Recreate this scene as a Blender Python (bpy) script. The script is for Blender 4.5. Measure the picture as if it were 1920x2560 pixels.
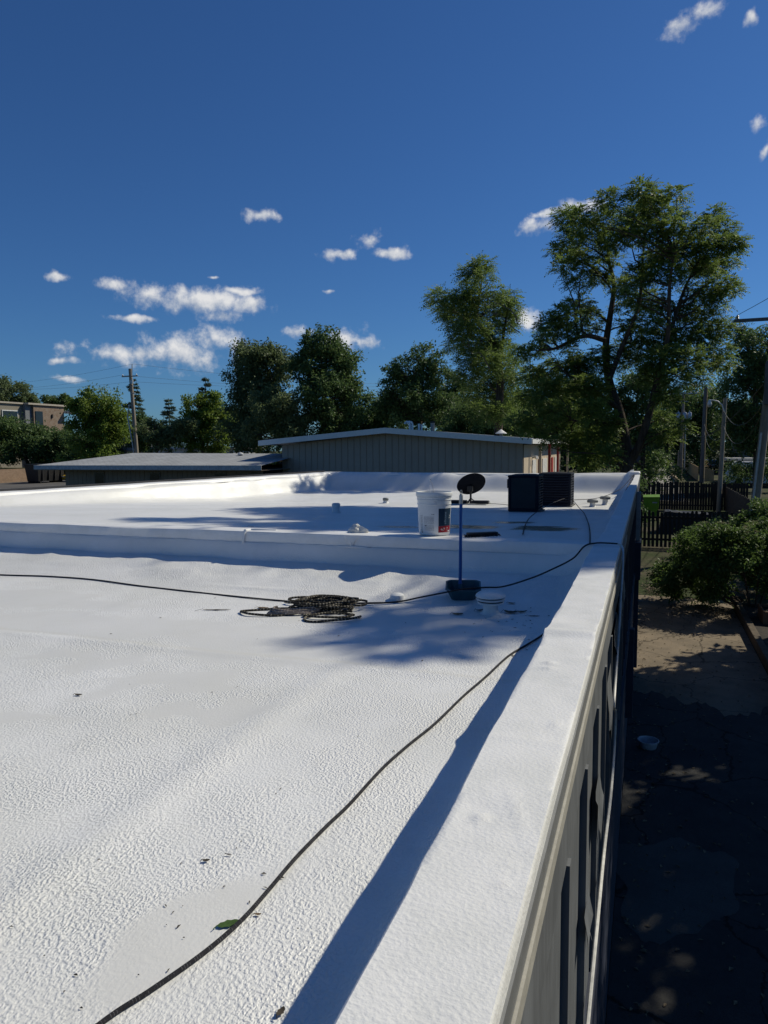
import bpy, math, random
import numpy as np

for o in list(bpy.data.objects):
    bpy.data.objects.remove(o, do_unlink=True)
scene = bpy.context.scene
C = scene.collection
R_ = math.radians

# ------------------------------------------------------------------ camera
CAM_Z = 4.2
PSI, PITCH, ROLL, FPX = R_(20.2), R_(5.2), R_(0.5), 1790.0
fwd = np.array([-math.sin(PSI)*math.cos(PITCH), math.cos(PSI)*math.cos(PITCH), -math.sin(PITCH)])
r0 = np.array([math.cos(PSI), math.sin(PSI), 0.0])
u0 = np.cross(r0, fwd)
rt = r0*math.cos(ROLL) - u0*math.sin(ROLL)
up = u0*math.cos(ROLL) + r0*math.sin(ROLL)
from mathutils import Matrix, Vector
cam = bpy.data.cameras.new('camera')
cam.sensor_fit = 'HORIZONTAL'; cam.sensor_width = 36.0; cam.lens = FPX/1920*36
cam.clip_start = 0.05; cam.clip_end = 2000
camo = bpy.data.objects.new('camera', cam); C.objects.link(camo)
camo.matrix_world = Matrix(((rt[0], up[0], -fwd[0], 0), (rt[1], up[1], -fwd[1], 0), (rt[2], up[2], -fwd[2], CAM_Z), (0, 0, 0, 1)))
scene.camera = camo

# ------------------------------------------------------------------ light
SUN_V = Vector((0.76, 0.82, 1.0)).normalized()          # towards the sun
SUN_EL = math.asin(SUN_V.z); SUN_AZ = math.atan2(SUN_V.x, SUN_V.y)
sun = bpy.data.lights.new('sun', 'SUN'); sun.energy = 5.0; sun.angle = R_(0.53); sun.color = (1.0, 0.935, 0.765)
suno = bpy.data.objects.new('sun', sun); C.objects.link(suno)
suno.rotation_euler = SUN_V.to_track_quat('Z', 'Y').to_euler()
vs = scene.view_settings
vs.view_transform = 'Standard'; vs.look = 'None'; vs.gamma = 1.0; vs.use_curve_mapping = False
vs.exposure = -0.36
SKY_STRENGTH = 0.05
scene.cycles.max_bounces = 6; scene.cycles.diffuse_bounces = 3; scene.cycles.glossy_bounces = 2; scene.cycles.transmission_bounces = 4

CLOUDS = [(-0.5131,0.3014,0.0204,0.0077),(-0.4170,0.2549,0.0263,0.0061),(-0.3710,0.2715,0.0188,0.0109),(-0.3397,0.2559,0.0239,0.0079),(-0.6501,0.1957,0.0544,0.0142),(-0.5916,0.1925,0.0553,0.0157),(-0.5682,0.1728,0.0278,0.0085),(-0.5374,0.1884,0.0280,0.0098),(-0.6798,0.1669,0.0252,0.0041),(-0.7062,0.2070,0.0178,0.0075),(-0.7721,0.2125,0.0173,0.0045),(-0.6758,0.1225,0.0694,0.0132),(-0.6175,0.1271,0.0553,0.0195),(-0.5811,0.1429,0.0309,0.0171),(-0.7647,0.1112,0.0163,0.0041),(-0.7577,0.0880,0.0211,0.0035),(-0.1451,0.2825,0.0233,0.0082),(-0.1333,0.2953,0.0183,0.0047),(-0.0893,0.3010,0.0272,0.0086),(-0.1591,0.1673,0.0249,0.0123),(-0.4041,0.1449,0.0286,0.0157),(-0.3693,0.1405,0.0222,0.0088),(-0.4701,0.1568,0.0252,0.0075),(0.0256,0.4732,0.0199,0.0111),(0.0564,0.4825,0.0224,0.0089),(0.0996,0.4650,0.0077,0.0069),(0.1111,0.3627,0.0111,0.0072),(0.1244,0.3347,0.0055,0.0115),(-0.5431,0.2045,0.0186,0.0043),(-0.5788,0.2200,0.0092,0.0024),(-0.4240,0.2091,0.0094,0.0031),]

def make_world():
    w = bpy.data.worlds.new('World'); scene.world = w; w.use_nodes = True
    w.cycles.sampling_method = 'MANUAL'; w.cycles.sample_map_resolution = 512
    nt = w.node_tree; N = nt.nodes; Lk = nt.links.new; N.clear()
    def mth(op, a, b=None, c=None, clamp=False):
        n = N.new('ShaderNodeMath'); n.operation = op; n.use_clamp = clamp
        for i, v in enumerate((a, b, c)):
            if v is None: continue
            if isinstance(v, (int, float)): n.inputs[i].default_value = v
            else: Lk(v, n.inputs[i])
        return n.outputs[0]
    def vm(op, a, b=None):
        n = N.new('ShaderNodeVectorMath'); n.operation = op
        for i, v in enumerate((a, b)):
            if v is None: continue
            if isinstance(v, tuple): n.inputs[i].default_value = v
            else: Lk(v, n.inputs[i])
        return n.outputs['Value'] if op in ('LENGTH', 'DOT_PRODUCT') else n.outputs[0]
    sky = N.new('ShaderNodeTexSky'); sky.sky_type = 'NISHITA'; sky.sun_disc = False
    sky.sun_elevation = SUN_EL; sky.sun_rotation = SUN_AZ
    sky.altitude = 0; sky.air_density = 1.0; sky.dust_density = 0.25; sky.ozone_density = 2.6
    tc = N.new('ShaderNodeTexCoord').outputs['Generated']
    sp = N.new('ShaderNodeSeparateXYZ'); Lk(tc, sp.inputs[0])
    az = mth('ARCTAN2', sp.outputs[0], sp.outputs[1]); el = mth('ARCSINE', sp.outputs[2])
    def noise(scale, detail, vec, rough=0.55):
        n = N.new('ShaderNodeTexNoise'); n.inputs['Scale'].default_value = scale; n.inputs['Detail'].default_value = detail
        n.inputs['Roughness'].default_value = rough; Lk(vec, n.inputs['Vector']); return n.outputs
    wn = noise(20, 3, tc)['Color']
    warp = vm('MULTIPLY', vm('SUBTRACT', wn, (0.5, 0.5, 0.5)), (0.050, 0.018, 0.0))
    cb = N.new('ShaderNodeCombineXYZ'); Lk(az, cb.inputs[0]); Lk(el, cb.inputs[1])
    q = vm('ADD', cb.outputs[0], warp)
    rnd = random.Random(5)
    extra = []
    for i in range(7):                       # the same scattered fair-weather cumulus all round the sky
        a = rnd.uniform(0.35, 2*math.pi-1.0)
        if a > math.pi: a -= 2*math.pi
        e = rnd.choice([rnd.uniform(0.08, 0.3), rnd.uniform(0.08, 0.3), rnd.uniform(0.3, 1.0)])
        s = rnd.uniform(0.02, 0.07); extra.append((a, e, s/max(0.5, math.cos(e)), s*rnd.uniform(0.25, 0.45)))
    best = ysum = None                         # nearest cloud in its own half-widths, and the height within it
    for (a, e, w_, h_) in CLOUDS + extra:
        v = vm('MULTIPLY', vm('SUBTRACT', q, (a, e, 0)), (1/(w_*1.30), 1/(h_*1.35), 0))
        d = vm('LENGTH', v); best = d if best is None else mth('MINIMUM', best, d)
        wy = mth('MULTIPLY', vm('DOT_PRODUCT', v, (0, 1, 0)), mth('SUBTRACT', 1.5, d, clamp=True))
        ysum = wy if ysum is None else mth('ADD', ysum, wy)
    n1 = noise(34, 6, tc, 0.60)['Fac']
    off = vm('ADD', tc, tuple(float(v) for v in (SUN_V*0.008 + Vector((0, 0, 0.007)))))
    n2 = noise(34, 4, off, 0.60)['Fac']
    dens = mth('ADD', mth('SUBTRACT', 1.0, best), mth('MULTIPLY', mth('SUBTRACT', n1, 0.5), 2.7))
    mr = N.new('ShaderNodeMapRange'); mr.interpolation_type = 'SMOOTHSTEP'
    Lk(dens, mr.inputs[0]); mr.inputs[1].default_value = 0.0; mr.inputs[2].default_value = 1.05
    alpha = mth('MULTIPLY', mr.outputs[0], 0.93)
    lit = mth('ADD', mth('ADD', 0.66, mth('MULTIPLY', mth('SUBTRACT', n1, n2), 1.9)), mth('MULTIPLY', ysum, 0.42), clamp=True)
    cm = N.new('ShaderNodeMix'); cm.data_type = 'RGBA'; Lk(lit, cm.inputs[0])
    k = 1/SKY_STRENGTH
    cm.inputs[6].default_value = (0.36*k, 0.45*k, 0.60*k, 1); cm.inputs[7].default_value = (1.04*k, 1.03*k, 1.02*k, 1)
    mx = N.new('ShaderNodeMix'); mx.data_type = 'RGBA'; Lk(alpha, mx.inputs[0]); Lk(vm('MULTIPLY', sky.outputs[0], (0.56, 1.06, 1.72)), mx.inputs[6]); Lk(cm.outputs[2], mx.inputs[7])
    bg = N.new('ShaderNodeBackground'); bg.inputs['Strength'].default_value = SKY_STRENGTH; Lk(mx.outputs[2], bg.inputs[0])
    out = N.new('ShaderNodeOutputWorld'); Lk(bg.outputs[0], out.inputs[0])
make_world()

# ------------------------------------------------------------------ helpers
ORG = {}
def org(o): return ORG.get(o.name, np.zeros(3))

def tag(o, label=None, cat=None, group=None, kind=None):
    if label: o['label'] = label
    if cat: o['category'] = cat
    if group: o['group'] = group
    if kind: o['kind'] = kind
    return o

def thing(name, label, cat, loc, group=None, kind=None):
    o = bpy.data.objects.new(name, None); C.objects.link(o); o.location = loc; o.empty_display_size = 0.1
    ORG[o.name] = np.array(loc, float)
    return tag(o, label, cat, group, kind)

class MB:
    """collects shapes in world coordinates; build() links them as one mesh object"""
    def __init__(s): s.v = []; s.f = []; s.m = []; s.cur = 0; s.along = []
    def add(s, vs_, fs, al=None):
        b = len(s.v); s.v.extend([tuple(map(float, p)) for p in vs_])
        s.along.extend(al if al is not None else [0.0]*len(vs_))
        for f in fs: s.f.append(tuple(b+i for i in f)); s.m.append(s.cur)
        return s
    def box(s, lo, hi, rz=0, piv=None, chamfer=0):
        x0, y0, z0 = lo; x1, y1, z1 = hi
        P = [(x0,y0,z0),(x1,y0,z0),(x1,y1,z0),(x0,y1,z0),(x0,y0,z1),(x1,y0,z1),(x1,y1,z1),(x0,y1,z1)]
        if rz:
            px, py = piv if piv else ((x0+x1)/2, (y0+y1)/2); c, n = math.cos(rz), math.sin(rz)
            P = [(px+(x-px)*c-(y-py)*n, py+(x-px)*n+(y-py)*c, z) for x, y, z in P]
        return s.add(P, [(0,3,2,1),(4,5,6,7),(0,1,5,4),(1,2,6,5),(2,3,7,6),(3,0,4,7)])
    def hexa(s, P):   # eight free corners, bottom ring then top ring, counter-clockwise
        return s.add(P, [(0,3,2,1),(4,5,6,7),(0,1,5,4),(1,2,6,5),(2,3,7,6),(3,0,4,7)])
    def tube(s, pts, rad, seg=8, caps=True, close=False):
        pts = [np.array(p, float) for p in pts]; n = len(pts)
        rad = [rad]*n if isinstance(rad, (int, float)) else list(rad)
        t = [pts[min(i+1, n-1)]-pts[max(i-1, 0)] for i in range(n)]
        t = [x/(np.linalg.norm(x)+1e-12) for x in t]
        a = np.array([0, 0, 1.0]) if abs(t[0][2]) < 0.9 else np.array([1.0, 0, 0])
        u = np.cross(t[0], a); u /= np.linalg.norm(u)
        V = []; al = []; L = 0
        for i in range(n):
            u = u - t[i]*np.dot(u, t[i]); u /= (np.linalg.norm(u)+1e-12); w = np.cross(t[i], u)
            if i: L += np.linalg.norm(pts[i]-pts[i-1])
            for k in range(seg):
                an = 2*math.pi*k/seg
                V.append(pts[i]+rad[i]*(u*math.cos(an)+w*math.sin(an))); al.append(L)
        F = []
        for i in range(n-1):
            for k in range(seg):
                a_, b_ = i*seg+k, i*seg+(k+1) % seg
                F.append((a_, b_, b_+seg, a_+seg))
        if caps: F.append(tuple(range(seg-1, -1, -1))); F.append(tuple(range((n-1)*seg, n*seg)))
        return s.add(V, F, al)
    def lathe(s, c, prof, seg=24, axis=None, cap=True):
        V = []; F = []; n = len(prof)
        for (r, z) in prof:
            for k in range(seg):
                an = 2*math.pi*k/seg; V.append((c[0]+r*math.cos(an), c[1]+r*math.sin(an), c[2]+z))
        for i in range(n-1):
            for k in range(seg):
                a_, b_ = i*seg+k, i*seg+(k+1) % seg; F.append((a_, b_, b_+seg, a_+seg))
        if cap:
            F.append(tuple(range(seg-1, -1, -1))); F.append(tuple(range((n-1)*seg, n*seg)))
        return s.add(V, F)
    def grid(s, xs, ys, fn):
        V = [(x, y, fn(x, y)) for y in ys for x in xs]; nx = len(xs)
        F = [(j*nx+i, j*nx+i+1, (j+1)*nx+i+1, (j+1)*nx+i) for j in range(len(ys)-1) for i in range(nx-1)]
        return s.add(V, F)
    def poly(s, P): return s.add(P, [tuple(range(len(P)))])
    def prism(s, P, d):   # polygon extruded by vector d
        n = len(P); P = [np.array(p, float) for p in P]; d = np.array(d, float)
        V = P + [p+d for p in P]
        F = [tuple(range(n-1, -1, -1)), tuple(range(n, 2*n))]+[(i, (i+1) % n, n+(i+1) % n, n+i) for i in range(n)]
        return s.add(V, F)
    def xf(s, fn, start=0):
        s.v[start:] = [tuple(fn(np.array(p))) for p in s.v[start:]]; return s
    def build(s, name, mats, parent=None, smooth=False, bevel=0, loc=None, along=False, bseg=2):
        o0 = org(parent) if parent else (np.array(loc, float) if loc is not None else np.zeros(3))
        me = bpy.data.meshes.new(name)
        me.from_pydata([tuple(np.array(p)-o0) for p in s.v], [], s.f)
        if not isinstance(mats, (list, tuple)): mats = [mats]
        for m in mats: me.materials.append(m)
        if len(mats) > 1: me.polygons.foreach_set('material_index', s.m)
        if along:
            at = me.attributes.new('along', 'FLOAT', 'POINT'); at.data.foreach_set('value', s.along)
        me.update()
        if smooth:
            me.polygons.foreach_set('use_smooth', [True]*len(me.polygons))
            try: me.set_sharp_from_angle(angle=R_(smooth if smooth is not True else 40))
            except Exception: pass
        o = bpy.data.objects.new(name, me); C.objects.link(o)
        if parent: o.parent = parent; ORG[o.name] = o0
        elif loc is not None: o.location = loc; ORG[o.name] = o0
        if bevel:
            b = o.modifiers.new('bevel', 'BEVEL'); b.width = bevel; b.segments = bseg; b.limit_method = 'ANGLE'; b.angle_limit = R_(40)
        return o

def copy_thing(src, loc, label=None, rz=0):
    r = src.copy(); C.objects.link(r); r.location = loc; r.rotation_euler.z = rz
    if label: r['label'] = label
    for ch in src.children:
        c = ch.copy(); C.objects.link(c); c.parent = r
        for g in ch.children:
            d = g.copy(); C.objects.link(d); d.parent = c
    return r

# value noise for relief in meshes
_rs = np.random.RandomState(7); _G = _rs.rand(64, 64)
def vnoise(x, y):
    xi, yi = math.floor(x), math.floor(y); fx, fy = x-xi, y-yi
    fx = fx*fx*(3-2*fx); fy = fy*fy*(3-2*fy)
    a, b = _G[xi % 64, yi % 64], _G[(xi+1) % 64, yi % 64]; c, d = _G[xi % 64, (yi+1) % 64], _G[(xi+1) % 64, (yi+1) % 64]
    return (a*(1-fx)+b*fx)*(1-fy)+(c*(1-fx)+d*fx)*fy - 0.5
def sstep(a, b, x):
    t = min(max((x-a)/(b-a), 0), 1); return t*t*(3-2*t)

# ------------------------------------------------------------------ materials
MATS = {}
class NT:
    def __init__(s, name):
        m = bpy.data.materials.new(name); m.use_nodes = True; s.m = m; s.t = m.node_tree; s.N = s.t.nodes; s.b = s.N['Principled BSDF']
    def L(s, a, b): s.t.links.new(a, b)
    def math(s, op, a, b=None, clamp=False):
        n = s.N.new('ShaderNodeMath'); n.operation = op; n.use_clamp = clamp
        for i, v in enumerate((a, b)):
            if v is None: continue
            if isinstance(v, (int, float)): n.inputs[i].default_value = v
            else: s.L(v, n.inputs[i])
        return n.outputs[0]
    def vmath(s, op, a, b=None):
        n = s.N.new('ShaderNodeVectorMath'); n.operation = op
        for i, v in enumerate((a, b)):
            if v is None: continue
            if isinstance(v, tuple): n.inputs[i].default_value = v
            else: s.L(v, n.inputs[i])
        return n.outputs['Value'] if op in ('LENGTH', 'DOT_PRODUCT') else n.outputs[0]
    def pos(s): return s.N.new('ShaderNodeNewGeometry').outputs['Position']
    def obj(s): return s.N.new('ShaderNodeTexCoord').outputs['Object']
    def attr(s, name):
        n = s.N.new('ShaderNodeAttribute'); n.attribute_name = name; return n.outputs['Fac']
    def noise(s, scale, detail=3, vec=None, rough=0.55, out='Fac'):
        n = s.N.new('ShaderNodeTexNoise'); n.inputs['Scale'].default_value = scale; n.inputs['Detail'].default_value = detail; n.inputs['Roughness'].default_value = rough
        if vec is not None: s.L(vec, n.inputs['Vector'])
        return n.outputs[out]
    def smooth(s, v, a, b, lo=0.0, hi=1.0):
        n = s.N.new('ShaderNodeMapRange'); n.interpolation_type = 'SMOOTHSTEP'; s.L(v, n.inputs[0])
        for i, x in zip((1, 2, 3, 4), (a, b, lo, hi)): n.inputs[i].default_value = x
        return n.outputs[0]
    def mix(s, f, a, b):
        n = s.N.new('ShaderNodeMix'); n.data_type = 'RGBA'
        if isinstance(f, (int, float)): n.inputs[0].default_value = f
        else: s.L(f, n.inputs[0])
        for i, c in ((6, a), (7, b)):
            if isinstance(c, tuple): n.inputs[i].default_value = (*c[:3], 1)
            else: s.L(c, n.inputs[i])
        return n.outputs[2]
    def ramp(s, f, stops):
        n = s.N.new('ShaderNodeValToRGB'); s.L(f, n.inputs[0]); e = n.color_ramp.elements
        while len(e) < len(stops): e.new(0.5)
        for x, (p, c) in zip(e, stops): x.position = p; x.color = (*c[:3], 1)
        return n.outputs[0]
    def bump(s, h, strength=0.5, dist=0.01, normal=None):
        n = s.N.new('ShaderNodeBump'); n.inputs['Strength'].default_value = strength; n.inputs['Distance'].default_value = dist; s.L(h, n.inputs['Height'])
        if normal is not None: s.L(normal, n.inputs['Normal'])
        return n.outputs[0]
    def set(s, color=None, rough=None, normal=None, metal=None, spec=None):
        b = s.b
        for k, v in (('Base Color', color), ('Roughness', rough), ('Normal', normal), ('Metallic', metal), ('Specular IOR Level', spec)):
            if v is None: continue
            if isinstance(v, tuple): b.inputs[k].default_value = (*v[:3], 1)
            elif isinstance(v, (int, float)): b.inputs[k].default_value = v
            else: s.L(v, b.inputs[k])
        return s.m

def plain(name, col, rough=0.6, var=0.25, scale=6.0, bump=0.0, bscale=40, metal=0, spec=0.4, bdist=0.004, stretch=None):
    if name in MATS: return MATS[name]
    t = NT(name); p = t.pos()
    pv = t.vmath('MULTIPLY', p, stretch) if stretch else p
    n = t.noise(scale, 5, pv, 0.6); n2 = t.noise(scale*7.3, 3, pv, 0.6)
    f = t.math('ADD', t.math('MULTIPLY', n, 0.65), t.math('MULTIPLY', n2, 0.35))
    lo = tuple(c*(1-var) for c in col); hi = tuple(min(1, c*(1+var)) for c in col)
    c = t.mix(t.smooth(f, 0.32, 0.68), lo, hi)
    nm = t.bump(t.noise(bscale, 4, pv), bump, bdist) if bump else None
    MATS[name] = t.set(c, t.smooth(n2, 0.2, 0.8, max(0.05, rough-0.08), min(1, rough+0.08)), nm, metal, spec)
    return MATS[name]

# patches where the silicone coat lies thick and smooth on the lower roof: (x, y, rx, ry, rot)
PATCH = [(-1.05, 1.35, 0.14, 0.30, -0.30), (-3.4, 3.65, 1.3, 0.34, 0.06), (-2.05, 3.62, 0.62, 0.42, 0.0), (-2.15, 2.85, 0.42, 0.16, 0.45), (-1.72, 2.62, 0.24, 0.14, 0.5),
         (-1.5, 4.35, 0.9, 0.30, 0.1), (-3.0, 3.0, 0.5, 0.10, 0.3), (-4.3, 4.2, 0.9, 0.2, 0.0), (-2.6, 2.2, 0.34, 0.10, 0.5)]
PUDDLE = [(-1.80, 7.5, 0.34, 0.42), (-1.5, 8.75, 0.24, 0.32), (-0.97, 7.45, 0.28, 0.36), (-2.45, 7.0, 0.26, 0.2), (-1.15, 7.9, 0.2, 0.2)]

def fbm(x, y): return vnoise(x, y)+0.5*vnoise(x*2.1+7, y*2.1+3)+0.25*vnoise(x*4.3+1, y*4.3+8)
def coat_mask(x, y):
    k_ = 0.12+0.24*sstep(1.6, 2.6, y); xw, yw = x+k_*fbm(x*3.6, y*3.6), y+k_*fbm(x*3.6+20, y*3.6+11); best = 9
    for (px, py, rx, ry, a) in PATCH:
        d, e = xw-px, yw-py; u = (d*math.cos(a)+e*math.sin(a))/rx; w = (-d*math.sin(a)+e*math.cos(a))/ry; best = min(best, math.hypot(u, w))
    return 1-sstep(0.72, 1.08, best)
def pond_mask(x, y):
    xw, yw = x+0.18*fbm(x*2.4, y*2.4), y+0.25*fbm(x*2.4+9, y*2.4+4)
    return 1-sstep(0.85, 1.05, min(math.hypot((xw-px)/rx, (yw-py)/ry) for px, py, rx, ry in PUDDLE))
def float_attr(o, name, fn):
    me = o.data; n = len(me.vertices); co = np.empty(n*3, np.float32); me.vertices.foreach_get('co', co); co = co.reshape(-1, 3)+org(o)
    at = me.attributes.new(name, 'FLOAT', 'POINT'); at.data.foreach_set('value', np.array([fn(float(p[0]), float(p[1])) for p in co], np.float32))

def roof_mat():
    t = NT('white_silicone_roof_coat'); p = t.pos()
    pat = t.attr('coat'); pu = t.attr('pond')
    sz = t.N.new('ShaderNodeSeparateXYZ'); t.L(p, sz.inputs[0])
    streak = t.smooth(t.noise(1.7, 5, t.vmath('MULTIPLY', p, (2.2, 0.35, 1)), 0.7), 0.50, 0.72)
    # lap of the coat on the step: smooth above a wandering line
    lap_n = t.noise(2.2, 3, p)
    lap = t.math('MULTIPLY', t.smooth(t.math('ADD', sz.outputs[2], t.math('MULTIPLY', t.math('SUBTRACT', lap_n, 0.5), 0.22)), 3.205, 3.222), t.smooth(sz.outputs[1], 5.0, 5.05))
    smooth_ = t.math('MAXIMUM', pat, t.math('MULTIPLY', lap, 0.85))
    smooth_ = t.math('MAXIMUM', smooth_, t.math('MULTIPLY', t.smooth(sz.outputs[1], 5.6, 5.9), 0.6))
    st = t.vmath('MULTIPLY', p, (1.2, 0.9, 1.0))
    h1 = t.noise(100, 1.5, st, 0.5); h2 = t.noise(54, 1.5, st, 0.5); blot = t.noise(2.6, 3, p, 0.6)
    h = t.math('ADD', t.math('MULTIPLY', t.smooth(h1, 0.34, 0.70), 0.62), t.math('MULTIPLY', h2, 0.62))
    amp = t.math('MULTIPLY', t.smooth(blot, 0.32, 0.62, 0.45, 1.15), t.math('SUBTRACT', 1.0, t.math('MULTIPLY', smooth_, 0.86)))
    h = t.math('ADD', t.math('MULTIPLY', h, amp), t.math('MULTIPLY', smooth_, 0.5))
    nm = t.bump(h, 0.66, 0.0062)
    broad = t.noise(1.1, 4, p, 0.6); fine = t.noise(7, 5, p, 0.65)
    col = t.mix(t.smooth(broad, 0.3, 0.7), (0.79, 0.79, 0.785), (0.71, 0.71, 0.69))
    col = t.mix(t.math('MULTIPLY', t.smooth(fine, 0.52, 0.75), 0.25), col, (0.64, 0.635, 0.60))
    col = t.mix(t.math('MULTIPLY', streak, 0.22), col, (0.60, 0.60, 0.575))
    col = t.mix(t.math('MULTIPLY', pat, 0.34), col, (0.585, 0.575, 0.54))
    col = t.mix(t.math('MULTIPLY', lap, 0.06), col, (0.56, 0.57, 0.58))
    seam = t.math('ABSOLUTE', t.math('SUBTRACT', t.math('ADD', sz.outputs[1], t.math('MULTIPLY', broad, 0.1)), 3.47))
    col = t.mix(t.smooth(seam, 0.0, 0.05, 0.22, 0.0), col, (0.52, 0.50, 0.42))
    col = t.mix(t.math('MULTIPLY', pu, 0.90), col, (0.17, 0.16, 0.125))
    gr = t.N.new('ShaderNodeTexVoronoi'); gr.inputs['Scale'].default_value = 9.0; t.L(p, gr.inputs['Vector'])
    speck = t.math('MULTIPLY', t.smooth(gr.outputs['Distance'], 0.014, 0.026, 1.0, 0.0), t.smooth(t.noise(3.1, 2, p), 0.50, 0.58))
    col = t.mix(t.math('MULTIPLY', speck, 0.8), col, (0.09, 0.075, 0.06))
    rough = t.math('ADD', 0.40, t.math('MULTIPLY', t.math('SUBTRACT', fine, 0.5), 0.2))
    rough = t.math('SUBTRACT', rough, t.math('MULTIPLY', pu, 0.22))
    return t.set(col, rough, nm, spec=0.5)

def cap_mat():
    t = NT('white_coated_parapet'); p = t.pos()
    st = t.vmath('MULTIPLY', p, (1.0, 1.25, 1.0))
    h1 = t.noise(95, 2, st, 0.5); h2 = t.noise(9, 3, p, 0.5)
    h = t.math('ADD', t.math('MULTIPLY', t.smooth(h1, 0.3, 0.75), 0.5), t.math('MULTIPLY', h2, 0.7))
    fine = t.noise(6, 5, p, 0.65)
    col = t.mix(t.smooth(fine, 0.35, 0.7), (0.80, 0.80, 0.80), (0.72, 0.725, 0.72))
    gr = t.N.new('ShaderNodeTexVoronoi'); gr.inputs['Scale'].default_value = 13.0; t.L(p, gr.inputs['Vector'])
    speck = t.math('MULTIPLY', t.smooth(gr.outputs['Distance'], 0.02, 0.034, 1.0, 0.0), t.smooth(t.noise(4.1, 2, p), 0.52, 0.6))
    col = t.mix(t.math('MULTIPLY', speck, 0.8), col, (0.12, 0.10, 0.08))
    return t.set(col, 0.45, t.bump(h, 0.36, 0.004), spec=0.42)

def leaf_mat(name, dark, mid, light, trans=0.3):
    t = NT(name); a = t.attr('tone')
    col = t.ramp(a, [(0.0, dark), (0.55, mid), (1.0, light)])
    t.set(col, 0.55, spec=0.3)
    tr = t.N.new('ShaderNodeBsdfTranslucent'); t.L(t.mix(0.5, col, tuple(c*1.2 for c in light)), tr.inputs[0])
    ms = t.N.new('ShaderNodeMixShader'); ms.inputs[0].default_value = trans
    t.L(t.b.outputs[0], ms.inputs[1]); t.L(tr.outputs[0], ms.inputs[2]); t.L(ms.outputs[0], t.N['Material Output'].inputs[0])
    return t.m

def bark_mat(name='bark', col=(0.085, 0.065, 0.05)):
    return plain(name, col, 0.9, 0.45, 3, 0.9, 18, bdist=0.02, stretch=(4, 4, 0.8), spec=0.15)

def stripe_mat(name, base, fleck, freq, duty=0.72):
    t = NT(name); a = t.attr('along')
    s = t.math('SINE', t.math('MULTIPLY', a, freq)); n = t.noise(55, 2, t.pos())
    f = t.math('MULTIPLY', t.smooth(s, duty-0.15, duty+0.05), t.smooth(n, 0.45, 0.55))
    nm = t.bump(t.noise(260, 2, t.pos()), 0.6, 0.002)
    return t.set(t.mix(f, base, fleck), 0.75, nm, spec=0.2)

ROOF = roof_mat(); CAP = cap_mat()

# ================================================================== the coated flat-roof building
NAVY = plain('navy_painted_siding', (0.028, 0.034, 0.058), 0.65, 0.25, 3, 0.2, 30)
GREYP = plain('weathered_grey_paint', (0.132, 0.140, 0.152), 0.7, 0.28, 2.8, 0.35, 60, stretch=(1, 1, 0.25), bdist=0.002)
GREYM = plain('grey_metal_edge', (0.20, 0.205, 0.21), 0.5, 0.1, 4)
CREAM = plain('cream_trim', (0.40, 0.385, 0.345), 0.7, 0.12, 9, 0.3, 60)
DARKGAP = plain('dark_gap', (0.02, 0.02, 0.024), 0.9, 0.2, 8)

bld = thing('coated_roof_building', 'low navy building with two level white coated flat roof and parapets', 'building', (-5.0, 8.0, 0))

def zl(x, y):
    s_ = min(max((y-4.85)/0.75, 0), 1); return 3.05+0.135*s_**1.3+0.155*sstep(5.630+0.09*vnoise(x*2.4, 3)+0.02*vnoise(x*7, 5), 5.708, y)
def low_z(x, y):
    und = 0.010*vnoise(x*1.3+3, y*1.1+9)+0.004*vnoise(x*4+1, y*4)
    # dull ridges left by membrane laps under the coat
    und += 0.006*math.exp(-((y-3.42-0.02*x)/0.05)**2)+0.009*math.exp(-((x+1.49+0.03*vnoise(y*1.5, 7))/0.09)**2)*sstep(4.0, 3.3, y)
    und += 0.012*math.exp(-((y-5.02-0.02*vnoise(x*2, 1))/0.03)**2)*(0.5+vnoise(x*1.7, 4))
    par = 0.10*sstep(-0.62, -0.38, x)
    und += 0.020*fbm(x*3.4, y*3.4+2)*sstep(4.9, 5.3, y)
    return zl(x, y)+und*(1-sstep(5.55, 5.7, y))+par
xs = list(np.linspace(-11.5, -4.5, 60))[:-1]+list(np.linspace(-4.5, -2.0, 70))[:-1]+list(np.linspace(-2.0, -0.37, 100)); ys = list(np.linspace(-1.5, 0.9, 20))[:-1]+list(np.linspace(0.9, 4.6, 170))[:-1]+list(np.linspace(4.6, 5.5, 40))[:-1]+list(np.linspace(5.5, 5.714, 34))
MB().grid(xs, ys, low_z).build('lower_roof', ROOF, bld, True); float_attr(bpy.data.objects['lower_roof'], 'coat', coat_mask)

def XL(y): return -11.7+(y-5.75)*0.178
def zu(y): return 3.43-0.055*min(max(y-5.9, 0), 9)
m = MB(); S = np.concatenate([np.linspace(0, 0.09, 16)[:-1], np.linspace(0.09, 1, 110)]); YS = np.concatenate([np.linspace(5.88, 18.9, 120)[:-1], np.linspace(18.9, 20.05, 28)])
V = []
for y in YS:
    for s_ in S:
        x = XL(y)+(-0.33-XL(y))*s_
        z = zu(y)-0.002
        if y > 6.1: z += (0.022*vnoise(x*0.8, y*0.45)+0.010*vnoise(x*2.3+5, y*1.4))*sstep(6.1, 6.8, y)
        dl = x-XL(y); rise_l = (3.40-zu(y))*(1-sstep(0.05, 0.42, dl+0.08*vnoise(y*1.5, 3)))
        df = 20.05-y; rise_f = (3.40-zu(y))*(1-sstep(0.02, 0.70, df+0.16*vnoise(x*1.1, 8)))
        if y < 6.5: rise_l *= sstep(5.9, 6.5, y)
        fold = 0.05*vnoise(x*2.6, y*1.2)*min(1, rise_f*3)
        rr = (3.36-zu(y))*0.35*sstep(-0.60, -0.36, x)
        V.append((x, y, z+max(rise_l, rise_f)+fold+rr))
n = len(S)
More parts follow.
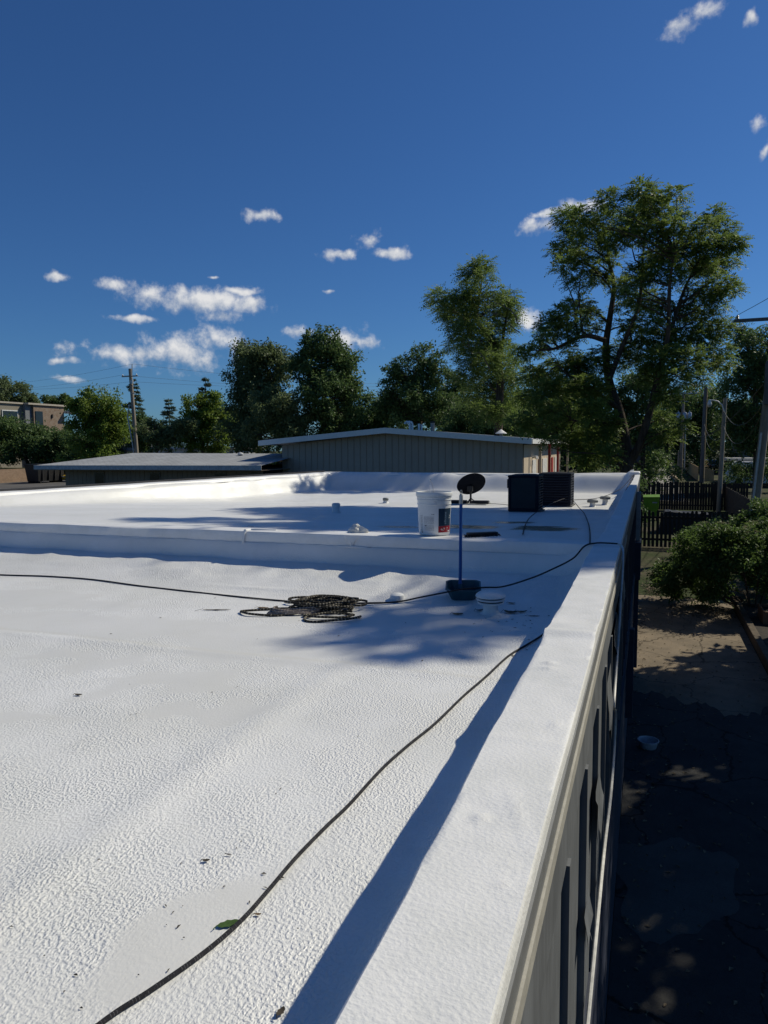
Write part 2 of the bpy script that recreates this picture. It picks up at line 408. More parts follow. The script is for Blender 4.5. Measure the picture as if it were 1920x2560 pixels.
m.add(V, [(j*n+i, j*n+i+1, (j+1)*n+i+1, (j+1)*n+i) for j in range(len(YS)-1) for i in range(n-1)])
float_attr(m.build('upper_roof', ROOF, bld, True), 'pond', pond_mask)

# coping along the step
def wavy_box(lo, hi, nx, amp, seed):
    m = MB(); x0, y0, z0 = lo; x1, y1, z1 = hi; V = []; F = []
    prof = [(y1, z0), (y0, z0), (y0-0.004, z0+0.012), (y0, z1-0.014), (y0+0.006, z1-0.004), (y0+0.02, z1), ((y0+y1)/2, z1+0.002), (y1, z1)]
    k = len(prof)
    for i in range(nx+1):
        x = x0+(x1-x0)*i/nx
        for j, (y, z) in enumerate(prof):
            V.append((x, y+amp*vnoise(x*3+seed, j*0.4), z+amp*vnoise(x*2.3+seed, j*0.5+9)))
    for i in range(nx):
        for j in range(k-1):
            a = i*k+j; F.append((a, a+k, a+k+1, a+1))
    m.add(V, F); return m
wavy_box((-11.9, 5.715, 3.338), (-0.34, 5.95, 3.436), 260, 0.009, 2).build('step_coping', CAP, bld, True)
for (a, b, dark) in ((-11.5, -2.32, 0), (-2.32, -0.36, 1)):
    m = MB(); P = []; k = int((b-a)/0.03)
    for i in range(k+1):
        x = a+(b-a)*i/k; P.append((x, 5.708+0.006*vnoise(x*9, 2), 3.334+0.006*vnoise(x*3, 1)+0.004*vnoise(x*17, 5)))
    rad = [(0.0075+0.005*vnoise(p[0]*11, 3)) if not dark else (0.0038+0.0022*vnoise(p[0]*14, 3)) for p in P]
    m.tube(P, rad, 6).build('sealant_seam', [DARKGAP if dark else CAP], bld, True)
m = MB()   # lumpy joint over the coping, with a run of coating
m.tube([(-3.46, 5.80, 3.437), (-3.47, 5.72, 3.437), (-3.475, 5.705, 3.42), (-3.48, 5.703, 3.36), (-3.485, 5.70, 3.322)], [0.016, 0.018, 0.014, 0.012, 0.016], 7)
m.tube([(-3.52, 5.80, 3.436), (-3.40, 5.80, 3.438), (-3.30, 5.83, 3.436), (-3.22, 5.85, 3.436)], [0.012, 0.02, 0.016, 0.01], 7)
m.build('coping_joint', CAP, bld, True)
m = MB()   # drip below the rag
V = []; F = []
for i in range(9):
    t_ = i/8; z = 3.432-t_*0.10; w = 0.055*(1-t_)**1.3+0.006
    V += [(-2.41-w, 5.707-0.004*math.sin(t_*3), z), (-2.405, 5.698-0.006*math.sin(t_*3), z), (-2.40+w, 5.707-0.004*math.sin(t_*3), z)]
for i in range(8):
    for k in range(2): a = i*3+k; F.append((a, a+3, a+4, a+1))
m.add(V, F); m.tube([(-2.55, 5.702, 3.333), (-2.40, 5.70, 3.336), (-2.26, 5.702, 3.332)], [0.004, 0.011, 0.004], 6)
m.build('coating_drip', CAP, bld, True)

# right-hand parapet with its coated cap, swept along its length
def parapet_sweep(ylist, xin, seed, ztop=3.43):
    m = MB(); V = []; F = []
    for y in ylist:
        xi = xin(y)+0.008*vnoise(y*2.2, seed)+0.004*vnoise(y*9, seed+2); xo = -0.178+0.003*vnoise(y*3, seed+5)
        lump = 0.0022*sum(math.exp(-((y-j_)/0.02)**2) for j_ in (0.62, 1.83, 4.25, 5.5, 6.7))+0.010*math.exp(-((y-2.96)/0.04)**2)+0.008*math.exp(-((y-3.06)/0.12)**2)+0.004*vnoise(y*16, 3)*math.exp(-((y-3.0)/0.2)**2)+0.02*math.exp(-((y-8.0)/0.10)**2)+0.018*math.exp(-((y-11.2)/0.07)**2)
        lin = 0.010*math.exp(-((y-2.98)/0.08)**2)+0.010*vnoise(y*20, 6)*math.exp(-((y-3.0)/0.12)**2)
        prof = [(xi-0.012, 3.0), (xi-0.006, 3.2), (xi-lin*0.6, 3.37), (xi-lin, 3.417), (xi-lin+0.003, 3.426)]
        for i in range(15):
            x = xi-lin+0.008+(xo-0.004-(xi-lin+0.008))*i/14
            z = ztop+lump+0.003*vnoise(x*6+seed, y*3)+0.0016*vnoise(x*22, y*11)
            # dents and welts in the coating
            z += 0.011*math.exp(-(((x+0.311)/0.011)**2+((y-1.408)/0.020)**2))-0.004*math.exp(-(((x+0.318)/0.04)**2+((y-1.43)/0.06)**2))
            z += 0.006*math.exp(-(((x+0.243+0.35*(y-1.46))/0.005)**2))*math.exp(-((y-1.46)/0.09)**2)
            z += 0.007*math.exp(-((math.hypot((x+0.215)*1.1, (y-1.225)*0.55)-0.020)/0.004)**2)*sstep(-0.216, -0.226, x)
            z += 0.007*math.exp(-(((x+0.311)/0.022)**2+((y-2.496)/0.05)**2))*(1+3*vnoise(x*60, y*30))+0.005*math.exp(-(((x+0.22)/0.012)**2+((y-1.958)/0.03)**2))
            prof.append((x, z))
        prof += [(xo-0.002, ztop-0.002+lump), (xo, ztop-0.006+lump*0.6), (xo+0.001, 3.395)]
        V += [(x, y, z) for x, z in prof]
    k = len(prof)
    for i in range(len(ylist)-1):
        for j in range(k-1): a = i*k+j; F.append((a, a+k, a+k+1, a+1))
    m.add(V, F); return m
xin = lambda y: -0.385+0.03*sstep(5.5, 7, y)+0.06*sstep(11, 17, y)
parapet_sweep(list(np.arange(-1.2, 5.0, 0.014))+list(np.arange(5.0, 20.2, 0.05)), xin, 11).build('parapet_cap', CAP, bld, True)
# far and left parapets
m = MB(); V = []; F = []
pts = [(XL(y), y) for y in np.linspace(5.8, 20.0, 80)]
for i, (x, y) in enumerate(pts):
    w = 0.02*vnoise(y*2, 4)
    for dx, z in ((0.10, 3.36), (0.06, 3.425+w*0.5), (0.0, 3.44+w*0.5), (-0.16, 3.445+w*0.5), (-0.20, 3.42+w*0.3), (-0.20, 3.32)): V.append((x+dx, y, z))
F = [(i*6+j, i*6+6+j, i*6+7+j, i*6+1+j) for i in range(len(pts)-1) for j in range(5)]
m.add(V, F); m.build('parapet_cap', CAP, bld, True)
MB().hexa([(XL(5.8)-0.235, 5.8, 3.27), (XL(5.8)-0.207, 5.8, 3.27), (XL(20)-0.207, 20.2, 3.27), (XL(20)-0.235, 20.2, 3.27), (XL(5.8)-0.235, 5.8, 3.485), (XL(5.8)-0.207, 5.8, 3.485), (XL(20)-0.207, 20.2, 3.485), (XL(20)-0.235, 20.2, 3.485)]).build('metal_edge', plain('dark_edge_metal', (0.04, 0.04, 0.045), 0.5), bld)
m = MB(); V = []; nx = 120
for i in range(nx+1):
    x = -9.35+(9.35-0.2)*i/nx; w = 0.05*vnoise(x*0.9, 6)+0.02*vnoise(x*3, 2)
    for y, z in ((19.98, 3.30), (20.0, 3.40+w*0.4), (20.05, 3.435+w*0.5), (20.2, 3.44+w*0.5), (20.25, 3.42), (20.25, 3.2)): V.append((x, y, z))
F = [(i*6+j, i*6+1+j, i*6+7+j, i*6+6+j) for i in range(nx) for j in range(5)]
m.add(V, F); m.build('parapet_cap', CAP, bld, True)
MB().box((-0.45, 19.55, 3.40), (-0.17, 20.24, 3.50)).build('parapet_corner', CAP, bld, True, 0.04, bseg=3)
# walls
MB().hexa([(-11.9, -3, 0), (-0.215, -3, 0), (-0.215, 20.22, 0), (-9.4, 20.22, 0), (-11.9, -3, 2.8), (-0.215, -3, 2.8), (-0.215, 20.22, 2.8), (-9.4, 20.22, 2.8)]).build('wall', NAVY, bld)
MB().hexa([(-11.95, 5.76, 2.8), (-11.8, 5.76, 2.8), (-9.25, 20.2, 2.8), (-9.45, 20.2, 2.8), (-11.95, 5.76, 3.36), (-11.8, 5.76, 3.36), (-9.28, 20.2, 3.36), (-9.45, 20.2, 3.36)]).build('wall', NAVY, bld)
MB().box((-9.2, 20.06, 2.8), (-0.23, 20.21, 3.36)).build('wall', NAVY, bld)
MB().box((-0.36, -1.2, 2.8), (-0.225, 20.0, 3.39)).build('parapet_core', NAVY, bld)
MB().box((-0.22, -1.2, 3.343), (-0.1715, 20.2, 3.396)).build('drip_edge', GREYM, bld)
MB().box((-0.22, -1.2, 3.300), (-0.166, 7.2, 3.3405)).build('trim_strip', CREAM, bld)
MB().box((-0.22, -1.2, 3.085), (-0.178, 6.3, 3.2975)).build('fascia_board', GREYP, bld)
MB().box((-0.22, 6.31, 3.085), (-0.178, 20.2, 3.30)).build('fascia_board', NAVY, bld)
k = 0
for i in range(-5, 31):
    y = 1.87+0.61*i
    mt = GREYP if y < 6.3 else NAVY
    MB().box((-0.213, y+0.043, 1.90), (-0.191+0.002*((i*7) % 3-1), y+0.607, 3.082)).build('siding_panel', mt, bld)
    if y < 6.6: MB().box((-0.212, y, 1.90), (-0.169, y+0.040, 3.0825)).build('batten', mt, bld)
    else: MB().box((-0.212, y, 1.90), (-0.180, y+0.040, 3.0825)).build('batten', mt, bld)
MB().box((-0.215, -3, 1.84), (-0.16, 20.2, 1.897)).build('ledge_trim', NAVY, bld)
for i in range(9):     # lap boards of the lower wall
    z = 0.12+i*0.19
    MB().hexa([(-0.214, -3, z), (-0.19, -3, z), (-0.19, 20.2, z), (-0.214, 20.2, z), (-0.214, -3, z+0.187), (-0.205, -3, z+0.187), (-0.205, 20.2, z+0.187), (-0.214, 20.2, z+0.187)]).build('lap_board', NAVY, bld)
rnd = random.Random(3)
for (y, z0, w, h) in ((4.55, 3.0, 0.5, 0.34), (5.25, 3.02, 0.55, 0.30), (3.75, 2.92, 0.38, 0.42), (2.95, 2.72, 0.28, 0.30), (6.0, 3.02, 0.4, 0.2), (2.42, 2.52, 0.20, 0.18)):
    m = MB(); V = []; F = []; nn = 9
    for i in range(nn):
        yy = y+w*i/(nn-1); hb = h*(0.55+0.45*rnd.random())*(0.6+0.4*math.sin(math.pi*i/(nn-1)))
        for j in range(4):
            t_ = j/3; V.append((-0.186+0.018+0.022*t_**2*(0.4+rnd.random()*0.6), yy+0.03*t_*rnd.uniform(-1, 1), z0+0.06-hb*t_))
    F = [(i*4+j, i*4+j+1, i*4+j+5, i*4+j+4) for i in range(nn-1) for j in range(3)]
    m.add(V, F).build('peeling_sheet', GREYP, bld, True)
MB().box((-0.20, 13.55, 1.76), (-0.075, 14.3, 2.44)).build('leader_head', NAVY, bld, bevel=0.01)
MB().box((-0.175, 13.85, 2.44), (-0.095, 13.95, 3.34)).build('downspout', plain('pale_downspout', (0.33, 0.34, 0.36), 0.5), bld, bevel=0.01)
MB().box((-0.185, 13.85, 0.05), (-0.10, 13.95, 1.76)).build('downspout', NAVY, bld, bevel=0.01)
MB().box((-0.20, 9.3, 0.75), (-0.105, 9.42, 1.9)).build('wall_conduit', NAVY, bld, bevel=0.01)

# ================================================================== things on the roof
WHITEP = plain('white_pail_plastic', (0.72, 0.735, 0.74), 0.38, 0.05, 8)
BLACK = plain('black_painted_steel', (0.012, 0.012, 0.013), 0.55, 0.3, 5)
RUB = stripe_mat('black_cable_jacket', (0.018, 0.018, 0.022), (0.10, 0.10, 0.11), 900, 0.9)
WHITEPIPE = plain('white_coated_pipe', (0.70, 0.71, 0.70), 0.5, 0.08, 12, 0.3, 90)
GALV = plain('galvanised_grey', (0.16, 0.17, 0.175), 0.5, 0.25, 14, metal=0.6)

# pail ------------------------------------------------------------
BX, BY, BZ = -1.735, 5.985, 3.4385
pail = thing('plastic_pail', 'white plastic five gallon pail with navy and red label on roof step', 'pail', (BX, BY, BZ))
prof = [(0.128, 0.0), (0.134, 0.006), (0.139, 0.10), (0.145, 0.262), (0.149, 0.264), (0.149, 0.272), (0.1455, 0.274), (0.146, 0.300), (0.152, 0.302), (0.152, 0.309), (0.147, 0.311), (0.148, 0.322), (0.153, 0.324), (0.153, 0.330), (0.148, 0.332), (0.1485, 0.338)]
prof_in = [(0.1485, 0.352), (0.143, 0.352), (0.140, 0.25), (0.126, 0.012), (0.0, 0.012)]
MB().lathe((BX, BY, BZ), prof+prof_in, 48).build('body', WHITEP, pail, 50)
MB().lathe((BX, BY, BZ), [(0.1495, 0.336), (0.1585, 0.337), (0.1595, 0.345), (0.1585, 0.366), (0.155, 0.371), (0.150, 0.371), (0.147, 0.366), (0.146, 0.344), (0.1495, 0.336)], 48, cap=False).build('rim', WHITEP, pail, 50)
ca = math.atan2(-BY, -BX)                    # direction from the pail towards where it is looked at
def on_pail(a, z, r=0.0008):
    rad = 0.139+(z-0.10)/0.162*0.006 if z > 0.1 else 0.134+z/0.1*0.005
    return (BX+(rad+r)*math.cos(ca+a), BY+(rad+r)*math.sin(ca+a), BZ+z)
def wrap_patch(m, a0, a1, z0, z1, r=0.0008, n=16):
    V = []
    for i in range(n+1):
        a = a0+(a1-a0)*i/n; V += [on_pail(a, z0, r), on_pail(a, (z0+z1)/2, r), on_pail(a, z1, r)]
    m.add(V, [(i*3+j, i*3+3+j, i*3+4+j, i*3+1+j) for i in range(n) for j in range(2)])
lab = MB(); wrap_patch(lab, 0.26, 1.32, 0.082, 0.232); label_o = lab.build('label', plain('navy_label', (0.012, 0.035, 0.065), 0.4, 0.1), pail, True)
red = MB(); wrap_patch(red, 0.25, 1.32, 0.026, 0.0812); wred = red.build('label', plain('red_label', (0.30, 0.012, 0.022), 0.4, 0.1), pail, True)
INK = plain('grey_print', (0.16, 0.17, 0.19), 0.5); PALEINK = plain('pale_print', (0.20, 0.30, 0.40), 0.5); WINK = plain('white_print', (0.7, 0.7, 0.7), 0.5)
def wrapped_text(txt, a0, z0, size, rot, mat, parent, name):
    cu = bpy.data.curves.new('lettering', 'FONT'); cu.body = txt; cu.size = size; cu.resolution_u = 3
    to = bpy.data.objects.new('lettering', cu); C.objects.link(to); bpy.context.view_layer.update()
    me = bpy.data.meshes.new_from_object(to); bpy.data.objects.remove(to)
    m = MB(); V = []
    for v in me.vertices:
        x, y = v.co.x, v.co.y
        if rot: x, y = -y, x
        V.append(on_pail(a0+x/0.143, z0+y, 0.0016))
    m.add(V, [tuple(p.vertices) for p in me.polygons]); o = m.build(name, mat, parent); bpy.data.meshes.remove(me); return o
wrapped_text('silicone', 0.80, 0.095, 0.036, True, PALEINK, pail, 'lettering')
wrapped_text('R', 1.10, 0.158, 0.024, False, WINK, pail, 'lettering')
rnd = random.Random(8)
m = MB()          # fine print too small to read: rows of short dashes
for blk in ((-0.98, -0.78, 0.03, 0.17), (-0.66, -0.02, 0.10, 0.165), (-0.66, -0.02, 0.040, 0.092)):
    z = blk[3]
    while z > blk[2]:
        a = blk[0]
        while a < blk[1]:
            w = rnd.uniform(0.04, 0.12); wrap_patch(m, a, min(a+w, blk[1]), z, z+0.0016, 0.0009, 2); a += w+0.018
        z -= rnd.choice([0.0048, 0.0048, 0.0075])
wrap_patch(m, -0.16, -0.11, 0.180, 0.188, n=3); wrap_patch(m, -0.06, -0.01, 0.180, 0.188, n=3); wrap_patch(m, -0.94, -0.80, 0.022, 0.030, n=3); wrap_patch(m, -0.62, -0.50, 0.080, 0.090, n=3)
m.build('fine_print', INK, pail)
m = MB()
for (a0, a1, z0, z1) in ((0.40, 0.55, 0.052, 0.056), (0.46, 0.49, 0.060, 0.064), (0.60, 0.62, 0.054, 0.070), (0.66, 0.70, 0.052, 0.066), (0.88, 0.93, 0.056, 0.070), (0.45, 0.62, 0.044, 0.046), (0.85, 0.98, 0.044, 0.046), (0.98, 1.2, 0.030, 0.042), (1.05, 1.22, 0.146, 0.150)):
    wrap_patch(m, a0, a1, z0, z1, 0.0016, 3)
m.build('label_print', WINK, pail)
h = MB(); ear1 = np.array(on_pail(0.10, 0.285, 0.008)); ear2 = np.array(on_pail(0.10+math.pi, 0.285, 0.008)); top = (ear1+ear2)/2*np.array([1, 1, 0])
top = np.array([BX-0.035, BY-0.005, BZ+0.475])
P = [ear1+np.array([0, 0, 0.0])]+[ear1*(1-t_)**2+2*t_*(1-t_)*np.array([ear1[0]-0.07, ear1[1], BZ+0.33])+t_*t_*top for t_ in np.linspace(0.1, 1, 10)]
Q = [ear2]+[ear2*(1-t_)**2+2*t_*(1-t_)*np.array([ear2[0]+0.02, ear2[1], BZ+0.40])+t_*t_*top for t_ in np.linspace(0.1, 1, 10)]
h.tube(P, 0.0022, 6); h.tube(Q[:-1], 0.0022, 6); h.lathe((top[0], top[1], top[2]-0.008), [(0.002, 0), (0.0075, 0.004), (0.0085, 0.009), (0.006, 0.015), (0.001, 0.017)], 10)
h.build('wire_handle', plain('bright_wire', (0.65, 0.65, 0.66), 0.3, metal=0.7), pail, True)
m = MB(); wrap_patch(m, 0.13, 0.95, 0.268, 0.298, 0.009, 12); m.build('handle_lug', WHITEP, pail, True)

# extension pole standing in a plastic tray ------------------------
tray = thing('plastic_tray', 'dark teal plastic tray on the roof with a blue pole standing in it', 'tray', (-1.27, 5.10, 3.085))
TEAL = plain('teal_plastic', (0.012, 0.062, 0.085), 0.4, 0.2, 14)
def ringbox(m, c, w0, d0, w1, d1, h, t_, rz, tilt):
    def tr(p):
        x, y, z = p; y, z = y*math.cos(tilt)-z*math.sin(tilt), y*math.sin(tilt)+z*math.cos(tilt)
        return (c[0]+x*math.cos(rz)-y*math.sin(rz), c[1]+x*math.sin(rz)+y*math.cos(rz), c[2]+z)
    def ring(w, d, z, ch):
        return [tr(p) for p in ((-w+ch, -d, z), (w-ch, -d, z), (w, -d+ch, z), (w, d-ch, z), (w-ch, d, z), (-w+ch, d, z), (-w, d-ch, z), (-w, -d+ch, z))]
    rings = [ring(w0, d0, 0, 0.02), ring(w1, d1, h, 0.03), ring(w1+0.008, d1+0.008, h+0.001, 0.03), ring(w1+0.008, d1+0.008, h+0.006, 0.03), ring(w1-t_, d1-t_, h+0.006, 0.03), ring(w0-t_, d0-t_, t_, 0.02)]
    V = [p for r in rings for p in r]; F = [tuple(range(7, -1, -1)), tuple(range(40, 48))]
    for i in range(5):
        for k in range(8): F.append((i*8+k, i*8+(k+1) % 8, i*8+8+(k+1) % 8, i*8+8+k))
    m.add(V, F); return tr
m = MB(); ringbox(m, (-1.265, 5.13, 3.083), 0.085, 0.075, 0.122, 0.108, 0.085, 0.004, R_(14), R_(10)); m.build('pan', TEAL, tray, 30)
pole = thing('extension_pole', 'blue painters extension pole with pale tip standing upright in teal tray', 'pole', (-1.30, 5.16, 3.11))
BLUE = plain('blue_pole_paint', (0.018, 0.075, 0.26), 0.35, 0.12, 9)
pb, pt = np.array([-1.295, 5.155, 3.118]), np.array([-1.352, 5.41, 3.855])
lerp = lambda t_: pb+(pt-pb)*t_
MB().tube([lerp(0.07), lerp(0.10), lerp(0.86)], [0.017, 0.0125, 0.0125], 14).build('shaft', BLUE, pole, True)
MB().tube([lerp(0.86), lerp(0.865), lerp(0.95), lerp(0.965)], [0.0125, 0.0155, 0.0145, 0.010], 14).build('grip', plain('pale_grip', (0.50, 0.48, 0.42), 0.6, 0.15, 20), pole, True)
a = lerp(0.965); MB().tube([a+np.array([0.008*math.cos(q), 0, 0.016+0.016*math.sin(q)]) for q in np.linspace(-2.2, 2.2+math.pi, 14)], 0.003, 6).build('hang_loop', plain('pale_grip', (0.5, 0.48, 0.42)), pole, True)
MB().tube([lerp(0.0), lerp(0.03), lerp(0.075)], [0.022, 0.020, 0.016], 12).build('socket', TEAL, pole, True)

# mushroom vent ----------------------------------------------------
vx, vy = -0.995, 4.82
vent = thing('mushroom_vent', 'white coated mushroom roof vent beside the teal tray', 'roof vent', (vx, vy, 3.045))
MB().lathe((vx, vy, 3.04), [(0.085, 0.0), (0.062, 0.012), (0.051, 0.03), (0.049, 0.10), (0.049, 0.135)], 28).build('pipe', WHITEPIPE, vent, True)
m = MB(); m.cur = 0
m.lathe((vx, vy, 3.112), [(0.052, 0.0), (0.090, 0.008), (0.093, 0.016), (0.088, 0.020), (0.0, 0.020)], 40)
m.lathe((vx, vy, 3.141), [(0.070, 0.0), (0.097, 0.002), (0.0995, 0.010), (0.092, 0.014), (0.0, 0.014)], 40); m.build('louver_ring', WHITEPIPE, vent, True)
MB().lathe((vx, vy, 3.118), [(0.080, 0), (0.084, 0.004), (0.084, 0.046), (0.08, 0.05)], 40).build('dark_slot', DARKGAP, vent, True)
MB().lathe((vx, vy, 3.168), [(0.070, -0.006), (0.101, -0.004), (0.104, 0.003), (0.100, 0.012), (0.086, 0.024), (0.06, 0.033), (0.03, 0.037), (0.0, 0.038)], 44).build('cap', WHITEPIPE, vent, True)
st = MB(); st.lathe((-1.735, 4.985, 3.055), [(0.056, 0), (0.054, 0.03), (0.050, 0.043), (0.036, 0.052), (0.0, 0.054)], 26)
tag(st.build('capped_pipe_stub', WHITEPIPE, None, True, loc=(-1.735, 4.985, 3.055)), 'low white coated pipe stub between rope coil and teal tray', 'roof pipe')

# plumbing pipes of the upper roof --------------------------------
def pipe(x, y, z, r, hgt, label, capd, dark=False):
    t = thing('vent_pipe', label, 'roof pipe', (x, y, z), 'pipes through the upper roof')
    MB().lathe((x, y, z-0.03), [(r*1.7, 0), (r*1.15, 0.045), (r, 0.06), (r, hgt+0.03)], 18).build('pipe', WHITEPIPE, t, 40)
    MB().lathe((x, y, z+hgt-0.005), [(r*capd, 0), (r*capd*1.06, 0.012), (r*capd*1.06, 0.045), (r*capd*0.8, 0.06), (0, 0.064)], 18).build('cap', GALV if dark else WHITEPIPE, t, 40)
    return t
pipe(-5.55, 15.2, zu(15.2), 0.055, 0.06, 'short capped white pipe farther back on the upper roof, left of pail', 1.15, True)
pipe(-4.46, 10.0, zu(10.0), 0.055, 0.09, 'white capped pipe in shade nearest the step, left of pail', 1.1)
pipe(-1.045, 15.3, zu(15.3), 0.055, 0.09, 'pipe with dark flared cap, the one nearer the air conditioner', 1.9, True)
pipe(-0.83, 15.9, zu(15.9), 0.055, 0.12, 'pipe with dark flared cap, the one nearer the side parapet', 1.9, True)

# air conditioners -------------------------------------------------
ACM = plain('dark_condenser_paint', (0.010, 0.013, 0.022), 0.6, 0.25, 6, spec=0.12); FIN = plain('condenser_fins', (0.010, 0.012, 0.020), 0.6, 0.2, 30, spec=0.1)
LOUV = plain('dark_louvre_metal', (0.018, 0.024, 0.040), 0.5, 0.2, 9, spec=0.2)
def condenser(x0, x1, y0, y1, z0, hgt, label, solid_front):
    t = thing('air_conditioner', label, 'air conditioner', ((x0+x1)/2, (y0+y1)/2, z0), 'condensers on the upper roof')
    MB().box((x0+0.02, y0-0.03, z0-0.03), (x1+0.03, y1+0.03, z0+0.025)).build('base_pad', plain('grey_rubber_pad', (0.10, 0.10, 0.10), 0.8), t, bevel=0.008)
    MB().box((x0+0.03, y0+0.03, z0+0.03), (x1-0.03, y1-0.03, z0+hgt-0.03)).build('coil', FIN, t)
    MB().box((x0, y0, z0+0.025), (x1, y1, z0+0.075)).build('base_pan', ACM, t, bevel=0.008)
    MB().box((x0-0.006, y0-0.006, z0+hgt-0.04), (x1+0.006, y1+0.006, z0+hgt)).build('top_cover', ACM, t, bevel=0.012)
    MB().lathe(((x0+x1)/2, (y0+y1)/2, z0+hgt+0.002), [(0.21, 0), (0.21, 0.006), (0.19, 0.012), (0.06, 0.018), (0, 0.019)], 24).build('fan_guard', BLACK, t, True)
    for cx in (x0, x1-0.05):
        for cy in (y0, y1-0.05): MB().box((cx, cy, z0+0.076), (cx+0.05, cy+0.05, z0+hgt-0.041)).build('corner_post', ACM, t, bevel=0.01)
    if solid_front:
        MB().box((x0+0.051, y0+0.004, z0+0.077), (x1-0.051, y0+0.018, z0+hgt-0.042)).build('front_panel', BLACK, t)
        MB().box((x0-0.035, y0+0.1, z0+hgt-0.22), (x0-0.002, y0+0.25, z0+hgt-0.07)).build('electrical_box', ACM, t, bevel=0.004)
    n = 11
    for i in range(n):
        z = z0+0.10+(hgt-0.17)*i/(n-1)
        if not solid_front: MB().hexa([(x0+0.045, y0-0.002, z), (x1-0.045, y0-0.002, z), (x1-0.045, y0+0.03, z+0.008), (x0+0.045, y0+0.03, z+0.008), (x0+0.045, y0-0.002, z+0.012), (x1-0.045, y0-0.002, z+0.012), (x1-0.045, y0+0.03, z+0.020), (x0+0.045, y0+0.03, z+0.020)]).build('louvre_slat', LOUV, t)
        MB().hexa([(x1-0.03, y0+0.045, z+0.008), (x1+0.002, y0+0.045, z), (x1+0.002, y1-0.045, z), (x1-0.03, y1-0.045, z+0.008), (x1-0.03, y0+0.045, z+0.020), (x1+0.002, y0+0.045, z+0.012), (x1+0.002, y1-0.045, z+0.012), (x1-0.03, y1-0.045, z+0.020)]).build('louvre_slat', LOUV, t)
    return t
condenser(-2.20, -1.69, 12.05, 12.6, zu(12.3)-0.005, 0.63, 'black solid fronted air conditioner nearer the step', True)
ac2 = condenser(-2.11, -1.46, 15.05, 15.72, zu(15.3), 0.69, 'dark blue louvred air conditioner behind the black one', False)
MB().box((-1.457, 15.35, zu(15.3)+0.54), (-1.452, 15.45, zu(15.3)+0.60)).build('badge', plain('badge_grey', (0.12, 0.09, 0.10), 0.4), ac2)

# satellite dish ---------------------------------------------------
dx, dy, dz = -3.62, 15.35, zu(15.35)
dish = thing('satellite_dish', 'dark round satellite dish tilted up on a weighted base', 'satellite dish', (dx, dy, dz))
DISHM = plain('charcoal_dish', (0.008, 0.010, 0.016), 0.9, 0.12, 6, spec=0.04)
m = MB(); m.lathe((0, 0, 0), [(0.0, -0.03), (0.10, -0.026), (0.22, -0.010), (0.318, 0.010), (0.322, 0.020), (0.316, 0.024), (0.0, 0.020)], 56, cap=False)
nrm = Vector((-0.34, 0.52, 0.55)).normalized(); q = nrm.to_track_quat('Z', 'Y').to_matrix(); cc = Vector((dx+0.02, dy-0.02, dz+0.43))
m.xf(lambda p: q @ Vector(p)+cc).build('reflector', DISHM, dish, True)
MB().tube([(dx, dy, dz+0.02), (dx, dy, dz+0.24), (dx+0.0, dy-0.03, dz+0.36)], [0.022, 0.022, 0.030], 12).build('mast', BLACK, dish, True)
MB().box((dx-0.06, dy-0.11, dz+0.28), (dx+0.06, dy-0.02, dz+0.41)).build('mount_box', BLACK, dish, bevel=0.015)
m = MB()
for a in (0.3, 2.4, 4.5): m.tube([(dx, dy, dz+0.13), (dx+0.10*math.cos(a), dy+0.10*math.sin(a), dz+0.05), (dx+0.22*math.cos(a), dy+0.22*math.sin(a), dz+0.012)], [0.012, 0.012, 0.010], 8)
m.build('tripod_foot', BLACK, dish, True)
tag(MB().box((dx-0.42, dy-0.28, dz-0.012), (dx+0.40, dy+0.22, dz+0.022)).build('roof_pad', plain('grey_paver', (0.30, 0.31, 0.31), 0.9), None, bevel=0.006, loc=(dx, dy, dz)), 'pale grey rectangular pad under the satellite dish', 'pad')
for i, (x0, x1, lb) in enumerate(((dx-0.44, dx-0.07, 'black ballast block left of the dish mast'), (dx+0.04, dx+0.42, 'black ballast block right of the dish mast'))):
    tag(MB().box((x0, dy-0.16, dz+0.023), (x1, dy+0.02, dz+0.085), rz=0.05).build('ballast_block', BLACK, None, bevel=0.02, loc=((x0+x1)/2, dy, dz)), lb, 'block', 'ballast on the dish pad')

# flat black scrub brush, rag --------------------------------------
rnd = random.Random(4)
br = thing('scrub_brush', 'flat black bristled brush head lying near the pail', 'brush', (-1.31, 5.97, 3.43))
MB().box((-1.44, 5.93, 3.452), (-1.17, 5.99, 3.470), rz=0.62).build('block', BLACK, br, bevel=0.005)
m = MB()
for i in range(420):
    u_, w_ = rnd.uniform(-0.155, 0.15), rnd.uniform(-0.035, 0.035); c_, s_ = math.cos(0.62), math.sin(0.62)
    x, y = -1.305+u_*c_-w_*s_, 5.96+u_*s_+w_*c_; d = (rnd.uniform(-0.02, 0.02), rnd.uniform(-0.025, 0.01))
    a = 0.0016; m.add([(x-a, y, 3.455), (x+a, y, 3.455), (x+d[0]+a, y+d[1], 3.4345), (x+d[0]-a, y+d[1], 3.4345)], [(0, 1, 2, 3)])
m.build('bristles', BLACK, br)
V = []; F = []; nu, nv = 26, 12; rr = np.random.RandomState(2)
for i in range(nu):
    for j in range(nv):
        a = 2*math.pi*i/nu; v_ = j/(nv-1); e = math.pi*(v_-0.0)*0.5
        rad = 0.075*(1+0.45*vnoise(math.cos(a)*2.3+5, math.sin(a)*2.3+v_*4)*2*0.6+0.22*vnoise(i*0.9, j*1.4))
        V.append((-2.42+1.12*rad*math.cos(a)*math.cos(e)*1.15, 5.88+0.62*rad*math.sin(a)*math.cos(e), 3.437+0.075*math.sin(e)*(0.75+0.9*vnoise(math.cos(a)*1.7+2, math.sin(a)*1.7+1+v_))+0.012*vnoise(i*1.3, j*1.7)*v_))
